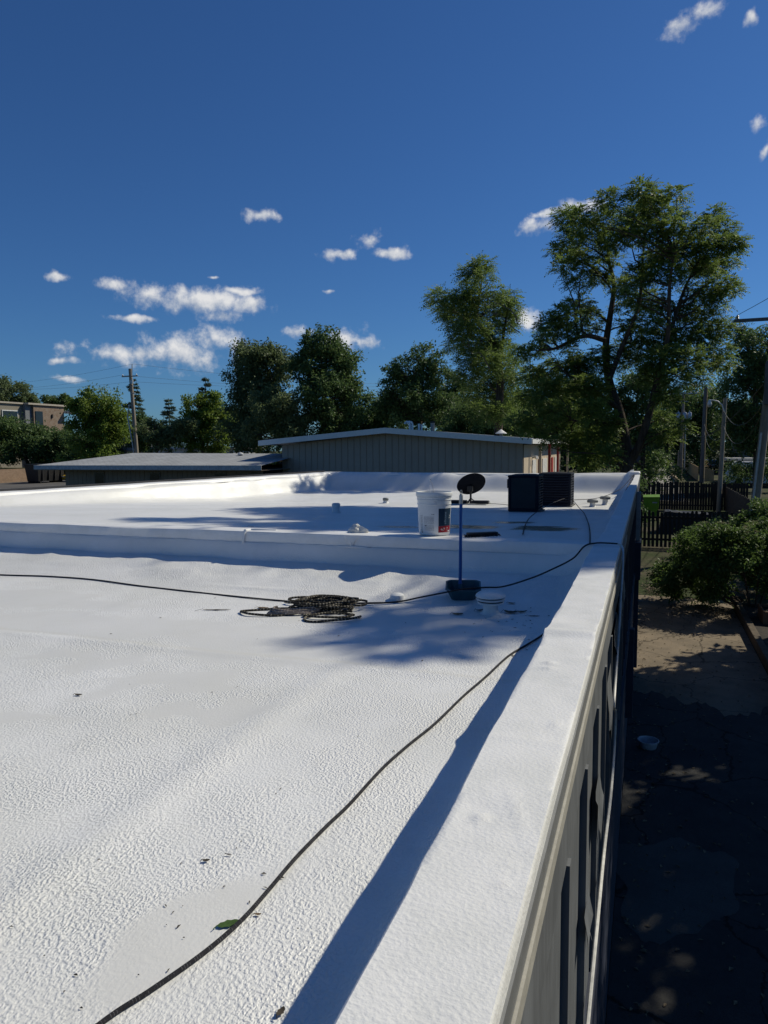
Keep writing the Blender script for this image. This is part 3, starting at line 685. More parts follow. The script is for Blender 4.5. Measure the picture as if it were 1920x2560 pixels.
F = [(i*nv+j, ((i+1) % nu)*nv+j, ((i+1) % nu)*nv+j+1, i*nv+j+1) for i in range(nu) for j in range(nv-1)]
rg = MB().add(V, F).build('crumpled_rag', plain('dirty_white_cloth', (0.66, 0.65, 0.62), 0.95, 0.15, 25, 0.6, 120), None, 55, loc=(-2.42, 5.88, 3.437))
tag(rg, 'crumpled off white rag left on the roof step edge', 'rag')

# rope coil ---------------------------------------------------------
rnd = random.Random(12); P = []
cx, cy = -2.19, 4.53
def loop(cx_, cy_, ra, rb, rot, z, n=30, a0=0.0, turns=1.0, wob=0.1):
    out = []
    ph = rnd.uniform(0, 6)
    for i in range(n):
        a = a0+2*math.pi*turns*i/n; k = 1+wob*math.sin(3*a+ph)+wob*0.6*math.sin(5*a+2*ph)
        x, y = ra*k*math.cos(a), rb*k*math.sin(a)
        out.append((cx_+x*math.cos(rot)-y*math.sin(rot), cy_+x*math.sin(rot)+y*math.cos(rot), z+0.006*math.sin(2*a+ph)))
    return out
ROPE = stripe_mat('black_rope_with_flecks', (0.026, 0.024, 0.020), (0.26, 0.235, 0.185), 270, 0.42)
coil = thing('rope_coil', 'tangled coil of black flecked braided rope lying on lower roof', 'rope', (cx, cy, 3.05))
path = []
for i in range(12):
    path += loop(cx+0.05+rnd.uniform(-0.05, 0.05), cy+0.05+rnd.uniform(-0.05, 0.05), rnd.uniform(0.12, 0.27), rnd.uniform(0.06, 0.19), 0.35+rnd.uniform(-0.5, 0.5), 3.062+0.0042*i, 26, rnd.uniform(0, 1), 1.0, rnd.uniform(0.04, 0.16))
m = MB()
def sm(path, k=3):
    p = np.array(path)
    for _ in range(k): p[1:-1] = (p[:-2]+2*p[1:-1]+p[2:])/4
    return p
m.tube(sm(path), 0.0078, 7)
for (c_, ra, rb, rot, z) in (((cx-0.26, cy-0.19), 0.21, 0.10, 0.35, 3.06), ((cx+0.22, cy-0.2), 0.19, 0.11, 0.55, 3.06), ((cx+0.22, cy+0.12), 0.12, 0.08, 0.3, 3.09), ((cx+0.17, cy-0.14), 0.17, 0.085, 0.5, 3.06), ((cx-0.06, cy+0.19), 0.23, 0.06, 0.30, 3.085), ((cx-0.02, cy-0.07), 0.17, 0.06, 0.3, 3.12), ((cx+0.1, cy+0.08), 0.2, 0.1, 0.2, 3.115)):
    lp = loop(c_[0], c_[1], ra, rb, rot, z, 34, 0.5, 0.93, 0.05); m.tube(sm(lp, 1), 0.0085, 7)
m.build('rope', ROPE, coil, True, along=True)
m = MB(); pale = stripe_mat('pale_sunlit_rope', (0.20, 0.17, 0.15), (0.36, 0.31, 0.28), 300, 0.2)  # loops in the sun: their light is put into this paler rope colour
for i in range(5):
    lp = loop(cx-0.10+0.006*i, cy-0.16+0.008*i, 0.17, 0.055-0.004*i, 0.38, 3.060+0.007*i, 26, 2.6, 0.6, 0.03); m.tube(sm(lp, 1), 0.0075, 6)
m.build('sunlit_strands', pale, coil, True, along=True)

# cables ------------------------------------------------------------
def cr(P, k=8):
    P = [np.array(p, float) for p in P]; P = [2*P[0]-P[1]]+P+[2*P[-1]-P[-2]]; out = []
    for i in range(1, len(P)-2):
        for t_ in np.linspace(0, 1, k, endpoint=False):
            a, b, c, d = P[i-1:i+3]; out.append(0.5*((2*b)+(-a+c)*t_+(2*a-5*b+4*c-d)*t_**2+(-a+3*b-3*c+d)*t_**3))
    out.append(P[-2]); return out
def cable(name, P, r, mat, label, cat='cable'):
    Q = cr(P); o = MB().tube(Q, r, 7).build(name, mat, None, True, along=True); return tag(o, label, cat)
rz_ = lambda x, y: low_z(x, y)+0.007
fg = [(-1.03, 0.85), (-1.0, 1.05), (-0.96, 1.16), (-0.92, 1.29), (-0.90, 1.42), (-0.897, 1.55), (-0.895, 1.70), (-0.885, 1.88), (-0.872, 2.03), (-0.862, 2.30), (-0.838, 2.52), (-0.80, 2.77), (-0.77, 3.14)]
cable('coaxial_cable', [(x, y, rz_(x, y)) for x, y in fg+[(-0.73, 3.43), (-0.69, 3.83), (-0.63, 4.09), (-0.57, 4.29), (-0.49, 4.5)]], 0.0056, RUB, 'long black cable snaking across the lower roof foreground to the side parapet')
hz = lambda x, y: low_z(x, y)+0.006
main = [(-6.4, 4.86), (-5.57, 4.89), (-5.07, 4.935), (-4.54, 4.925), (-4.0, 4.865), (-3.49, 4.805), (-3.02, 4.75), (-2.6, 4.71), (-2.3, 4.72), (-1.96, 4.815), (-1.72, 4.91)]
cable('coaxial_cable', [(x, y, hz(x, y)) for x, y in main]+[(-1.55, 4.955, 3.095), (-1.40, 4.975, 3.13), (-1.24, 5.01, 3.165), (-1.10, 5.12, 3.165), (-0.985, 5.25, 3.155), (-0.80, 5.39, 3.205), (-0.66, 5.50, 3.262), (-0.52, 5.60, 3.335), (-0.44, 5.66, 3.425), (-0.36, 5.69, 3.448), (-0.27, 5.72, 3.447), (-0.20, 5.72, 3.445)], 0.0062, RUB, 'black cable along foot of roof step, under the rope coil and over the parapet')
cable('coaxial_cable', [(-0.20, 5.72, 3.4455), (-0.165, 5.70, 3.425), (-0.150, 5.45, 3.35), (-0.15, 5.09, 3.14), (-0.15, 4.77, 2.94), (-0.15, 4.45, 2.80), (-0.148, 4.22, 2.70), (-0.148, 4.5, 2.54), (-0.15, 4.40, 2.33), (-0.145, 3.9, 2.31), (-0.148, 3.36, 2.31), (-0.145, 2.8, 2.31), (-0.15, 2.41, 2.2), (-0.15, 1.9, 2.12)], 0.0075, plain('white_cable_jacket', (0.62, 0.61, 0.58), 0.5), 'white cable hanging down outside of the side wall')
zz = lambda y: zu(y)+0.012
cable('power_whip', [(-1.47, 15.2, 3.10), (-1.362, 14.8, 3.062), (-1.10, 12.8, 3.12), (-0.877, 11.0, 3.20), (-0.627, 8.5, 3.315), (-0.50, 7.0, 3.40), (-0.446, 6.3, 3.436), (-0.41, 5.80, 3.445), (-0.405, 5.705, 3.42), (-0.41, 5.69, 3.36), (-0.43, 5.66, 3.31)], 0.0062, RUB, 'black cable curving from the louvred air conditioner to the roof step')
cable('power_whip', [(-1.50, 15.15, 3.12), (-1.572, 15.0, 3.117), (-1.584, 13.0, 3.171), (-1.536, 11.0, 3.21), (-1.362, 9.0, 3.307), (-1.202, 7.6, 3.359), (-1.033, 6.4, 3.412)], 0.0062, RUB, 'black cable curving from air conditioner to its loose end on upper roof')
cable('dish_lead', [(-3.6, 15.3, zu(15.3)+0.15), (-3.5, 15.05, zz(15)+0.03), (-3.0, 15.0, zz(15)+0.03), (-2.6, 14.9, zz(15)+0.01), (-2.3, 14.8, zz(14.8)+0.01), (-2.1, 15.0, zz(15))], 0.006, RUB, 'thin dark lead running from the satellite dish to the air conditioners')
cable('conduit_wire', [(-1.46, 15.4, zu(15.4)+0.12), (-1.0, 16.6, zz(16.6)+0.08), (-0.6, 17.9, 3.15), (-0.33, 19.0, 3.43), (-0.25, 19.5, 3.455)], 0.007, RUB, 'thin wire from louvred air conditioner up to the far parapet corner')

# leaves and bits lying on the roof ---------------------------------
def litter(x, y, z, L, w, rz, curl, col, label, cat='leaf', group=None):
    m = MB(); V = []; n = 7
    for i in range(n):
        t_ = i/(n-1); hw = w*math.sin(math.pi*min(0.97, 0.06+t_*0.92))**0.7*(1+0.35*((i % 2)-0.5)); zc = 0.35*curl*(2*t_-1)**2*(1+0.4*math.sin(9*t_+x*50))
        for sgn in (-1, 0, 1):
            lx, ly = (t_-0.5)*L, sgn*hw; V.append((x+lx*math.cos(rz)-ly*math.sin(rz), y+lx*math.sin(rz)+ly*math.cos(rz), z+0.003+zc+(0.25+0.5*(sgn > 0))*abs(sgn)*curl*0.35))
    m.add(V, [(i*3+k, i*3+3+k, i*3+4+k, i*3+1+k) for i in range(n-1) for k in range(2)])
    m.tube([(x-0.5*L*math.cos(rz), y-0.5*L*math.sin(rz), z+0.004+curl), (x-0.75*L*math.cos(rz+0.2), y-0.75*L*math.sin(rz+0.2), z+0.004)], 0.0012, 5)
    return tag(m.build('fallen_leaf', col, None, True, loc=(x, y, z)), label, cat, group or 'leaves fallen on the roof')
GL = plain('green_leaf', (0.055, 0.10, 0.018), 0.5, 0.3, 30); BL = plain('brown_leaf', (0.10, 0.065, 0.03), 0.8, 0.4, 30); DL = plain('dark_leaf', (0.045, 0.036, 0.026), 0.8, 0.4, 30)
lz = lambda x, y: low_z(x, y)+0.002
litter(-0.925, 1.40, lz(-0.925, 1.4), 0.052, 0.012, 0.75, 0.002, GL, 'green leaf half under the foreground cable')
litter(-0.875, 1.455, lz(-0.875, 1.455), 0.016, 0.004, 0.3, 0.002, BL, 'tiny reddish brown leaf beside the green leaf')
litter(-2.48, 2.57, lz(-2.48, 2.57), 0.035, 0.010, 0.2, 0.006, DL, 'small dark curled leaf alone on the left of lower roof')
litter(-1.13, 1.61, lz(-1.13, 1.61), 0.020, 0.006, 0.4, 0.004, DL, 'dark leaf scrap above the smooth foreground patch')
litter(-1.085, 1.655, lz(-1.085, 1.655), 0.016, 0.003, 0.2, 0.002, DL, 'thin dark scrap beside the leaf scrap above the smooth patch')
litter(-0.675, 1.20, lz(-0.675, 1.2), 0.024, 0.007, 1.4, 0.006, DL, 'dark curled leaf in the parapet shadow at bottom edge')
litter(-2.86, 4.30, lz(-2.86, 4.3), 0.20, 0.012, 0.35, 0.006, DL, 'long dark shrivelled leaf left of the rope coil')
litter(-2.58, 4.47, lz(-2.58, 4.47), 0.085, 0.018, 0.1, 0.003, BL, 'tan oak leaf touching left end of rope coil')
litter(-1.20, 4.71, lz(-1.2, 4.71), 0.075, 0.020, 0.3, 0.014, BL, 'tan curled leaf left of the mushroom vent')
litter(-1.08, 4.86, lz(-1.08, 4.86), 0.06, 0.012, 0.5, 0.016, DL, 'dark curled leaf between tray and mushroom vent')
litter(-0.865, 4.87, lz(-0.865, 4.87), 0.09, 0.026, 0.1, 0.020, DL, 'large dark curled leaf right of the mushroom vent')
litter(-0.795, 4.90, lz(-0.795, 4.90), 0.075, 0.014, 0.4, 0.018, BL, 'brown curled leaf beside the large dark one')
litter(-0.89, 5.05, lz(-0.89, 5.05), 0.05, 0.012, 0.0, 0.008, BL, 'small brown leaf behind the mushroom vent')
litter(-0.70, 4.83, lz(-0.70, 4.83), 0.08, 0.009, 0.1, 0.004, DL, 'flat dark leaf strip nearest the side parapet')
litter(-3.6, 6.05, 3.437, 0.05, 0.012, 0.3, 0.004, DL, 'dark leaf on upper roof near the coping joint')
rnd = random.Random(77)
m = MB()
for i in range(95):
    k = rnd.random()
    if k < 0.4: x, y = rnd.gauss(-0.80, 0.12), rnd.gauss(4.6, 0.25)
    elif k < 0.7: x, y = rnd.gauss(-1.05, 0.15), rnd.gauss(1.5, 0.25)
    else: x, y = rnd.uniform(-3.2, -0.6), rnd.uniform(1.0, 4.8)
    if x > -0.5: continue
    z = low_z(x, y)+0.002; L = rnd.uniform(0.003, 0.011)*(0.8 if y < 3 else 1.3); w = L*rnd.uniform(0.2, 0.5); a = rnd.uniform(0, 3.1); c_, s_ = math.cos(a), math.sin(a)
    m.add([(x-L*c_, y-L*s_, z), (x+w*s_, y-w*c_, z+0.002), (x+L*c_, y+L*s_, z+0.001), (x-w*s_, y+w*c_, z+0.003)], [(0, 1, 2), (0, 2, 3)])
tag(m.build('leaf_litter', DL), 'scattered dark leaf crumbs and grit across the lower roof', 'litter', kind='stuff')

# ================================================================== ground and paving
def ground_mat():
    t = NT('grass_and_dirt'); p = t.pos(); n = t.noise(0.25, 6, p, 0.65); n2 = t.noise(6, 5, p, 0.7)
    c = t.mix(t.smooth(n, 0.42, 0.6), (0.045, 0.062, 0.022), (0.10, 0.085, 0.058)); c = t.mix(t.smooth(n2, 0.4, 0.7), c, (0.035, 0.04, 0.02))
    return t.set(c, 0.95, t.bump(n2, 0.6, 0.05), spec=0.1)
def paving(name, a, b, crack=True, sc=1.2):
    t = NT(name); p = t.pos(); n = t.noise(sc, 6, p, 0.68); n2 = t.noise(60, 3, p, 0.6)
    c = t.mix(t.smooth(n, 0.35, 0.65), a, b); c = t.mix(t.math('MULTIPLY', t.smooth(n2, 0.5, 0.75), 0.4), c, tuple(x*0.55 for x in a))
    if crack:
        v = t.N.new('ShaderNodeTexVoronoi'); v.feature = 'DISTANCE_TO_EDGE'; v.inputs['Scale'].default_value = 0.7
        t.L(t.vmath('ADD', p, t.vmath('MULTIPLY', t.noise(2.5, 4, p, 0.6, 'Color'), (0.5, 0.5, 0))), v.inputs['Vector'])
        c = t.mix(t.smooth(v.outputs['Distance'], 0.004, 0.014, 0.85, 0.0), c, tuple(x*0.25 for x in a))
    return t.set(c, 0.9, t.bump(n2, 0.5, 0.006), spec=0.2)
tag(MB().grid(list(np.linspace(-500, 500, 11)), list(np.linspace(-200, 800, 11)), lambda x, y: 0.0).build('ground', ground_mat()), 'grass and bare dirt ground around the buildings', 'ground', kind='structure')
CONC = paving('stained_concrete', (0.25, 0.20, 0.145), (0.165, 0.135, 0.10)); ASPH = paving('patched_asphalt', (0.045, 0.045, 0.046), (0.07, 0.068, 0.064))
tag(MB().grid(list(np.linspace(-0.19, 2.14, 8)), list(np.linspace(11.6, 21.0, 20)), lambda x, y: 0.006).build('driveway', CONC), 'tan stained concrete driveway beside the navy wall', 'driveway', kind='structure')
m = MB(); m.poly([(-0.19, -4, 0.006)]+[(9.0, -4, 0.006), (9.0, 8, 0.006)]+[(9-6.86*i/5, 9.5+0.4*i+0.3*math.sin(i*2.1), 0.006) for i in range(6)]+[(2.14-2.33*i/40, 12.3+0.9*fbm(i*0.13, 1)+0.25*fbm(i*0.7, 4), 0.0105) for i in range(41)])
tag(m.build('asphalt_apron', ASPH), 'dark patched asphalt at foot of the navy wall', 'pavement', kind='structure')
m = MB(); m.poly([(0.30+0.55*math.cos(a)*(1+0.2*math.sin(3*a)+0.5*fbm(a*1.5, 2)), 7.1+0.95*math.sin(a)*(1+0.15*math.sin(2*a+1)+0.4*fbm(a*2, 5)), 0.0115) for a in np.linspace(0, 2*math.pi, 90, endpoint=False)])
tag(m.build('asphalt_patch', paving('pale_patch', (0.085, 0.083, 0.078), (0.11, 0.108, 0.10), False)), 'pale rounded repair patch in the dark asphalt', 'pavement', kind='structure')
tag(MB().box((-0.6, 57, -0.2), (2.95, 200, 0.008)).build('road', paving('far_concrete_lane', (0.34, 0.32, 0.29), (0.26, 0.245, 0.22), True, 0.4)), 'pale alley running away between the trees', 'road', kind='structure')
tag(MB().box((3.0, 84.5, 0), (3.3, 103, 0.35)).build('timber_kerb', plain('raw_timber', (0.33, 0.25, 0.17), 0.85, 0.25, 5)), 'raw timber kerb beam beside the alley', 'kerb')
tag(MB().box((-105, 45, -0.2), (-46, 120, 0.007)).build('parking_lot', paving('lot_asphalt', (0.10, 0.095, 0.09), (0.13, 0.125, 0.12), False, 0.3)), 'asphalt parking lot before the apartments', 'parking lot', kind='structure')
tag(MB().box((-70, 50.5, 0.0), (-40, 53.2, 0.12)).build('sidewalk', paving('sidewalk_concrete', (0.36, 0.31, 0.25), (0.30, 0.26, 0.21), False, 0.5)), 'tan sidewalk strip by the parking lot', 'pavement', kind='structure')

WOOD_D = plain('dark_weathered_wood', (0.022, 0.020, 0.018), 0.9, 0.35, 6, 0.5, 40, stretch=(3, 3, 0.5))
WOOD_Y = plain('new_fence_wood', (0.46, 0.32, 0.16), 0.8, 0.18, 3, stretch=(3, 3, 0.4)); TIMB = plain('old_bed_timber', (0.10, 0.075, 0.05), 0.9, 0.35, 5, 0.5, 30)
# garden bed
bed = thing('raised_garden_bed', 'timber edged planting bed with dark soil at driveway side', 'garden bed', (2.3, 17.5, 0))
MB().box((2.15, 12.0, 0.0), (2.29, 19.9, 0.22)).build('edge_timber', TIMB, bed, bevel=0.015)
MB().box((2.29, 19.76, 0.0), (5.5, 19.9, 0.20)).build('edge_timber', TIMB, bed, bevel=0.015)
MB().grid(list(np.linspace(2.29, 5.5, 20)), list(np.linspace(12, 19.76, 36)), lambda x, y: 0.15+0.05*vnoise(x*3, y*3)).build('soil', plain('dark_soil', (0.035, 0.028, 0.022), 0.95, 0.4, 9, 0.8, 30, bdist=0.02), bed, True)
pl = thing('planter_box', 'small red brown planter box in the garden bed', 'planter', (2.75, 18.2, 0.15)); BRN = plain('red_brown_board', (0.20, 0.10, 0.055), 0.8, 0.25, 9)
for i, (lo, hi) in enumerate((((2.52, 17.75, 0.15), (2.55, 18.65, 0.45)), ((3.0, 17.75, 0.15), (3.03, 18.65, 0.45)), ((2.551, 17.75, 0.15), (2.999, 17.78, 0.44)), ((2.551, 18.62, 0.15), (2.999, 18.65, 0.44)))): MB().box(lo, hi).build('board', BRN, pl)
MB().box((2.552, 17.782, 0.15), (2.998, 18.618, 0.38)).build('soil', plain('dark_soil', (0.035, 0.028, 0.022)), pl)
# bowl on the ground
tub = MB(); tub.lathe((0.10, 10.28, 0.006), [(0.10, 0.0), (0.105, 0.004), (0.135, 0.10), (0.142, 0.10), (0.142, 0.112), (0.132, 0.112), (0.10, 0.012), (0.0, 0.012)], 30)
tag(tub.build('plastic_bowl', plain('grey_white_plastic', (0.45, 0.47, 0.52), 0.5), None, 40, loc=(0.10, 10.28, 0.006)), 'pale round plastic bowl on the shaded ground by the wall', 'bowl')

# picket fence: each picket a board of its own
def fence(name, label, x0, x1, y, hgt, w, gap, mat, rail=True, top=None, seed=1):
    f = thing(name, label, 'fence', ((x0+x1)/2, y, 0)); rn = random.Random(seed); x = x0; meshes = {}
    while x < x1:
        key = rn.randrange(4)
        if key not in meshes:
            hh = hgt*(1+0.02*(key-1.5)); mb = MB(); mb.prism([(-w/2, 0, 0.04), (w/2, 0, 0.04), (w/2, 0, hh-0.05), (w*0.22, 0, hh), (-w*0.22, 0, hh), (-w/2, 0, hh-0.05)], (0, 0.02, 0))
            meshes[key] = mb.build('picket', mat); ob = meshes[key]
        else:
            ob = meshes[key].copy(); C.objects.link(ob)
        ob.parent = f; ob.location = (x-(x0+x1)/2, rn.uniform(-0.006, 0.006), 0); ob.rotation_euler = (0, rn.uniform(-0.012, 0.012), 0); x += w+gap
    if rail:
        for z in (0.3, hgt-0.3): MB().box((x0, y+0.03, z), (x1, y+0.07, z+0.09)).build('rail', mat, f)
    x = x0
    while x <= x1+0.1:
        MB().box((x-0.05, y+0.075, 0), (x+0.05, y+0.17, hgt+0.05)).build('post', mat, f); x += 2.3
    return f
fence('picket_fence', 'dark open picket fence just past the building corner', -0.2, 4.4, 31.0, 1.5, 0.105, 0.055, WOOD_D)
fence('board_fence', 'dark board fence behind the green dumpster', -0.6, 5.8, 49.0, 1.8, 0.14, 0.012, WOOD_D, True, seed=2)
sf = thing('side_fence', 'dark wooden side fence running back beside the lamp pole', 'fence', (4.6, 40, 0))
for i in range(60):
    y = 31.2+i*0.298; MB().box((4.60, y, 0.03), (4.625, y+0.285, 1.55+0.03*math.sin(i*1.7))).build('board', plain('grey_brown_board', (0.055, 0.045, 0.036), 0.9, 0.3, 6), sf)
MB().box((4.63, 31.2, 1.2), (4.68, 49, 1.3)).build('rail', WOOD_D, sf)
yf = thing('privacy_fence', 'new yellow pine privacy fence at the alley edge', 'fence', (5.5, 89, 0))
for i in range(60):
    y = 89+i*0.76; MB().box((5.43+0.004*i, y, 0.02), (5.47+0.004*i, y+0.75, 1.62)).build('plank', WOOD_Y, yf)
for i in range(10):
    x = 5.6+i*0.15; h_ = 1.62-0.40*(i/9)**1.3; MB().box((x, 88.97, 0.02), (x+0.143, 89.0, h_)).build('plank', WOOD_Y, yf)
# green dumpster
gb = thing('green_dumpster', 'lime green dumpster between the two dark fences', 'dumpster', (0.25, 42.4, 0)); LIME = plain('lime_paint', (0.12, 0.235, 0.010), 0.5, 0.15, 3)
m = MB(); m.hexa([(-0.12, 42.05, 0.15), (0.60, 42.05, 0.15), (0.60, 42.9, 0.15), (-0.12, 42.9, 0.15), (-0.17, 42.0, 1.28), (0.66, 42.0, 1.28), (0.66, 42.95, 1.28), (-0.17, 42.95, 1.28)]); m.build('body', LIME, gb, bevel=0.02)
MB().hexa([(-0.19, 41.97, 1.285), (0.68, 41.97, 1.285), (0.68, 42.97, 1.35), (-0.19, 42.97, 1.35), (-0.19, 41.97, 1.31), (0.68, 41.97, 1.33), (0.68, 42.97, 1.41), (-0.19, 42.97, 1.38)]).build('lid', LIME, gb, bevel=0.01)
MB().box((0.30, 41.985, 0.98), (0.55, 42.002, 1.05)).build('sticker', plain('grey_sticker', (0.3, 0.3, 0.3)), gb)
for x in (-0.05, 0.5): MB().tube([(x, 42.1, 0.08), (x+0.06, 42.1, 0.08)], 0.08, 12).build('wheel', BLACK, gb)
# tarp-covered heap
V = []; nx, ny = 24, 12
for j in range(ny):
    for i in range(nx):
        x = 0.5+2.6*i/(nx-1); y = 36.2+1.5*j/(ny-1); e = min(1, min(i, nx-1-i)/3, min(j, ny-1-j)/2)
        V.append((x, y, 0.02+(1.02-0.12*(i/nx))*sstep(0, 1, e)+0.10*vnoise(x*3, y*3)*e))
tp = MB().add(V, [(j*nx+i, j*nx+i+1, (j+1)*nx+i+1, (j+1)*nx+i) for j in range(ny-1) for i in range(nx-1)]).build('tarp_heap', plain('black_tarp', (0.03, 0.032, 0.036), 0.6, 0.2, 6, spec=0.2), None, True)
tag(tp, 'heap under a dark glossy tarp behind the picket fence', 'tarp')

# ================================================================== gabled metal building
TAN = plain('tan_metal_panel', (0.40, 0.335, 0.27), 0.55, 0.06, 0.8); WHT = plain('pale_metal_trim', (0.80, 0.79, 0.76), 0.45, 0.05, 0.9); ROOFM = plain('pale_metal_roof', (0.42, 0.44, 0.46), 0.4, 0.1, 0.8)
SIDEC = plain('cream_side_siding', (0.55, 0.45, 0.33), 0.7, 0.1, 2); REDP = plain('red_door_paint', (0.30, 0.03, 0.025), 0.6); DWH = plain('door_white', (0.62, 0.60, 0.56), 0.6)
gb_ = thing('gabled_metal_building', 'tan ribbed metal building with shallow gable and white trim', 'building', (-14, 49, 0))
XA, XB, XR = -21.48, -6.48, -14.37
gz = lambda x: 4.37+(5.06-4.37)*(1-abs(x-XR)/(XR-XA if x < XR else XB-XR))
MB().prism([(XA, 40.03, 0), (XB, 40.03, 0), (XB, 40.03, gz(XB)), (XR, 40.03, gz(XR)), (XA, 40.03, gz(XA))], (0, 18, 0)).build('wall', DARKGAP, gb_)
n = 37; w = (XB-XA)/n
for i in range(n):
    a, b = XA+i*w+0.012, XA+(i+1)*w-0.012; pts = [(a, 0.02), (b, 0.02), (b, gz(b)-0.01)]+([(XR, gz(XR)-0.01)] if a < XR < b else [])+[(a, gz(a)-0.01)]
    MB().prism([(x, 40.025, z) for x, z in pts], (0, -0.035, 0)).build('siding_panel', TAN, gb_)
for i in range(n-1):
    x = XA+(i+1)*w; MB().box((x-0.011, 39.955, 0.02), (x+0.011, 40.024, gz(x)-0.012)).build('panel_rib', TAN, gb_)
ro = MB()
for (xa, za, xb, zb) in ((-22.68, 4.42, XR, 5.08), (XR, 5.08, -5.95, 4.36)): ro.hexa([(xa, 39.35, za), (xb, 39.35, zb), (xb, 58.4, zb), (xa, 58.4, za), (xa, 39.35, za+0.2), (xb, 39.35, zb+0.2), (xb, 58.4, zb+0.2), (xa, 58.4, za+0.2)])
ro = ro.build('roof', ROOFM, gb_)
m = MB()
for (xa, za, xb, zb) in ((-22.75, 4.38, XR, 5.04), (XR, 5.04, -5.9, 4.32)): m.hexa([(xa, 39.28, za-0.05), (xb, 39.28, zb-0.05), (xb, 39.345, zb-0.05), (xa, 39.345, za-0.05), (xa, 39.28, za+0.27), (xb, 39.28, zb+0.27), (xb, 39.345, zb+0.27), (xa, 39.345, za+0.27)])
m.build('fascia', WHT, gb_)
MB().box((-22.78, 39.35, 4.36), (-22.69, 58.4, 4.60)).build('gutter', WHT, gb_); MB().box((-5.94, 39.35, 4.30), (-5.86, 58.4, 4.55)).build('gutter', WHT, gb_)
for i in range(42):
    y = 40.1+i*0.42; MB().box((-6.478, y, 0.05), (-6.45, y+0.40, 4.25)).build('siding_panel', SIDEC, gb_)
for y, mt, w_ in ((43.0, DWH, 1.5), (45.6, REDP, 0.9), (47.4, DWH, 2.2), (52.0, REDP, 1.0), (54, DWH, 1.8)): MB().box((-6.448, y, 0.05), (-6.40, y+w_, 3.35)).build('door', mt, gb_)
for y in (42.5, 46.7, 51.3, 57.8): MB().box((-5.98, y, 0.0), (-5.83, y+0.15, 4.3)).build('post', REDP if y in (46.7, 51.3) else SIDEC, gb_)
for y in (42.8, 43.3): MB().tube([(-6.40, y, 3.5), (-6.2, y, 3.55), (-6.15, y, 3.4)], 0.06, 8).build('wall_lamp', WHT, gb_)
VW = plain('white_pvc', (0.84, 0.83, 0.78), 0.5); 
def zr_(x): return gz(x)+0.22
m = MB(); x = -13.55
for dx_ in (0, 0.16): m.tube([(x+dx_, 41.5, zr_(x)-0.1), (x+dx_, 41.5, zr_(x)+0.36), (x+dx_-0.06, 41.5, zr_(x)+0.47), (x+dx_-0.2, 41.5, zr_(x)+0.5), (x+dx_-0.30, 41.5, zr_(x)+0.44), (x+dx_-0.32, 41.5, zr_(x)+0.36)], 0.06, 10)
tag(m.build('gooseneck_vent', VW, None, True), 'pair of white gooseneck vents at the gable ridge', 'roof vent')
for i, (xx, hh, rr_, mt, lb) in enumerate(((-13.0, 0.42, 0.07, VW, 'white straight roof pipe beside the gooseneck vents'), (-12.83, 0.38, 0.05, VW, 'thinner white roof pipe beside the straight one'), (-12.15, 0.62, 0.13, GALV, 'grey flue with dark collar on the gabled roof'))):
    t = thing('roof_flue', lb, 'roof pipe', (xx, 41.6, zr_(xx)-0.05), 'pipes on the gabled roof')
    MB().lathe((xx, 41.6, zr_(xx)-0.1), [(rr_, 0), (rr_, hh)], 14).build('pipe', plain('tan_flue', (0.33, 0.30, 0.26), 0.6) if i == 2 else mt, t, 40)
    MB().lathe((xx, 41.6, zr_(xx)-0.1+hh), [(rr_*1.15, 0), (rr_*1.15, 0.08), (0, 0.10)], 14).build('cap', BLACK if i == 2 else mt, t, 40)
t = thing('conical_roof_cap', 'pale conical vent cap on the right roof slope', 'roof vent', (-8.0, 41.5, zr_(-8.0)-0.05))
MB().lathe((-8.0, 41.5, zr_(-8.0)-0.1), [(0.10, 0), (0.10, 0.30)], 14).build('pipe', GALV, t, 40); MB().lathe((-8.0, 41.5, zr_(-8.0)+0.18), [(0.33, 0), (0.33, 0.02), (0.03, 0.24), (0, 0.25)], 18).build('cap', WHT, t, 30)

# low shingled wing ------------------------------------------------
def shingle_mat():
    t = NT('grey_shingles'); b = t.N.new('ShaderNodeTexBrick'); b.inputs['Scale'].default_value = 1.0; b.offset = 0.5
    b.inputs['Color1'].default_value = (0.30, 0.31, 0.32, 1); b.inputs['Color2'].default_value = (0.38, 0.39, 0.40, 1); b.inputs['Mortar'].default_value = (0.20, 0.205, 0.21, 1)
    b.inputs['Mortar Size'].default_value = 0.02; b.inputs['Brick Width'].default_value = 0.45; b.inputs['Row Height'].default_value = 0.22; t.L(t.pos(), b.inputs['Vector'])
    n = t.noise(0.8, 4, t.pos()); c = t.mix(t.math('MULTIPLY', t.smooth(n, 0.4, 0.7), 0.35), b.outputs[0], (0.45, 0.46, 0.47))
    return t.set(c, 0.85, t.bump(b.outputs['Fac'], -0.4, 0.02), spec=0.2)
BRW = plain('brown_vertical_siding', (0.27, 0.205, 0.15), 0.7, 0.12, 1.2)
lw = thing('shingled_low_building', 'low brown sided building with hipped grey shingle roof', 'building', (-30, 42, 0))
MB().box((-36.6, 37.73, 0), (-21.55, 46.5, 3.0)).build('wall', DARKGAP, lw)
n = 42; w = 15.05/n
for i in range(n): MB().box((-36.6+i*w+0.010, 37.69, 0.05), (-36.6+(i+1)*w-0.010, 37.728, 2.98)).build('siding_panel', BRW, lw)
for i in range(22): MB().box((-36.64, 37.75+i*0.4, 0.05), (-36.602, 37.75+i*0.4+0.385, 2.98)).build('siding_panel', BRW, lw)
FR = plain('tan_window_frame', (0.20, 0.16, 0.12), 0.6); GLS = plain('dark_window_glass', (0.012, 0.014, 0.017), 0.12, spec=0.6)
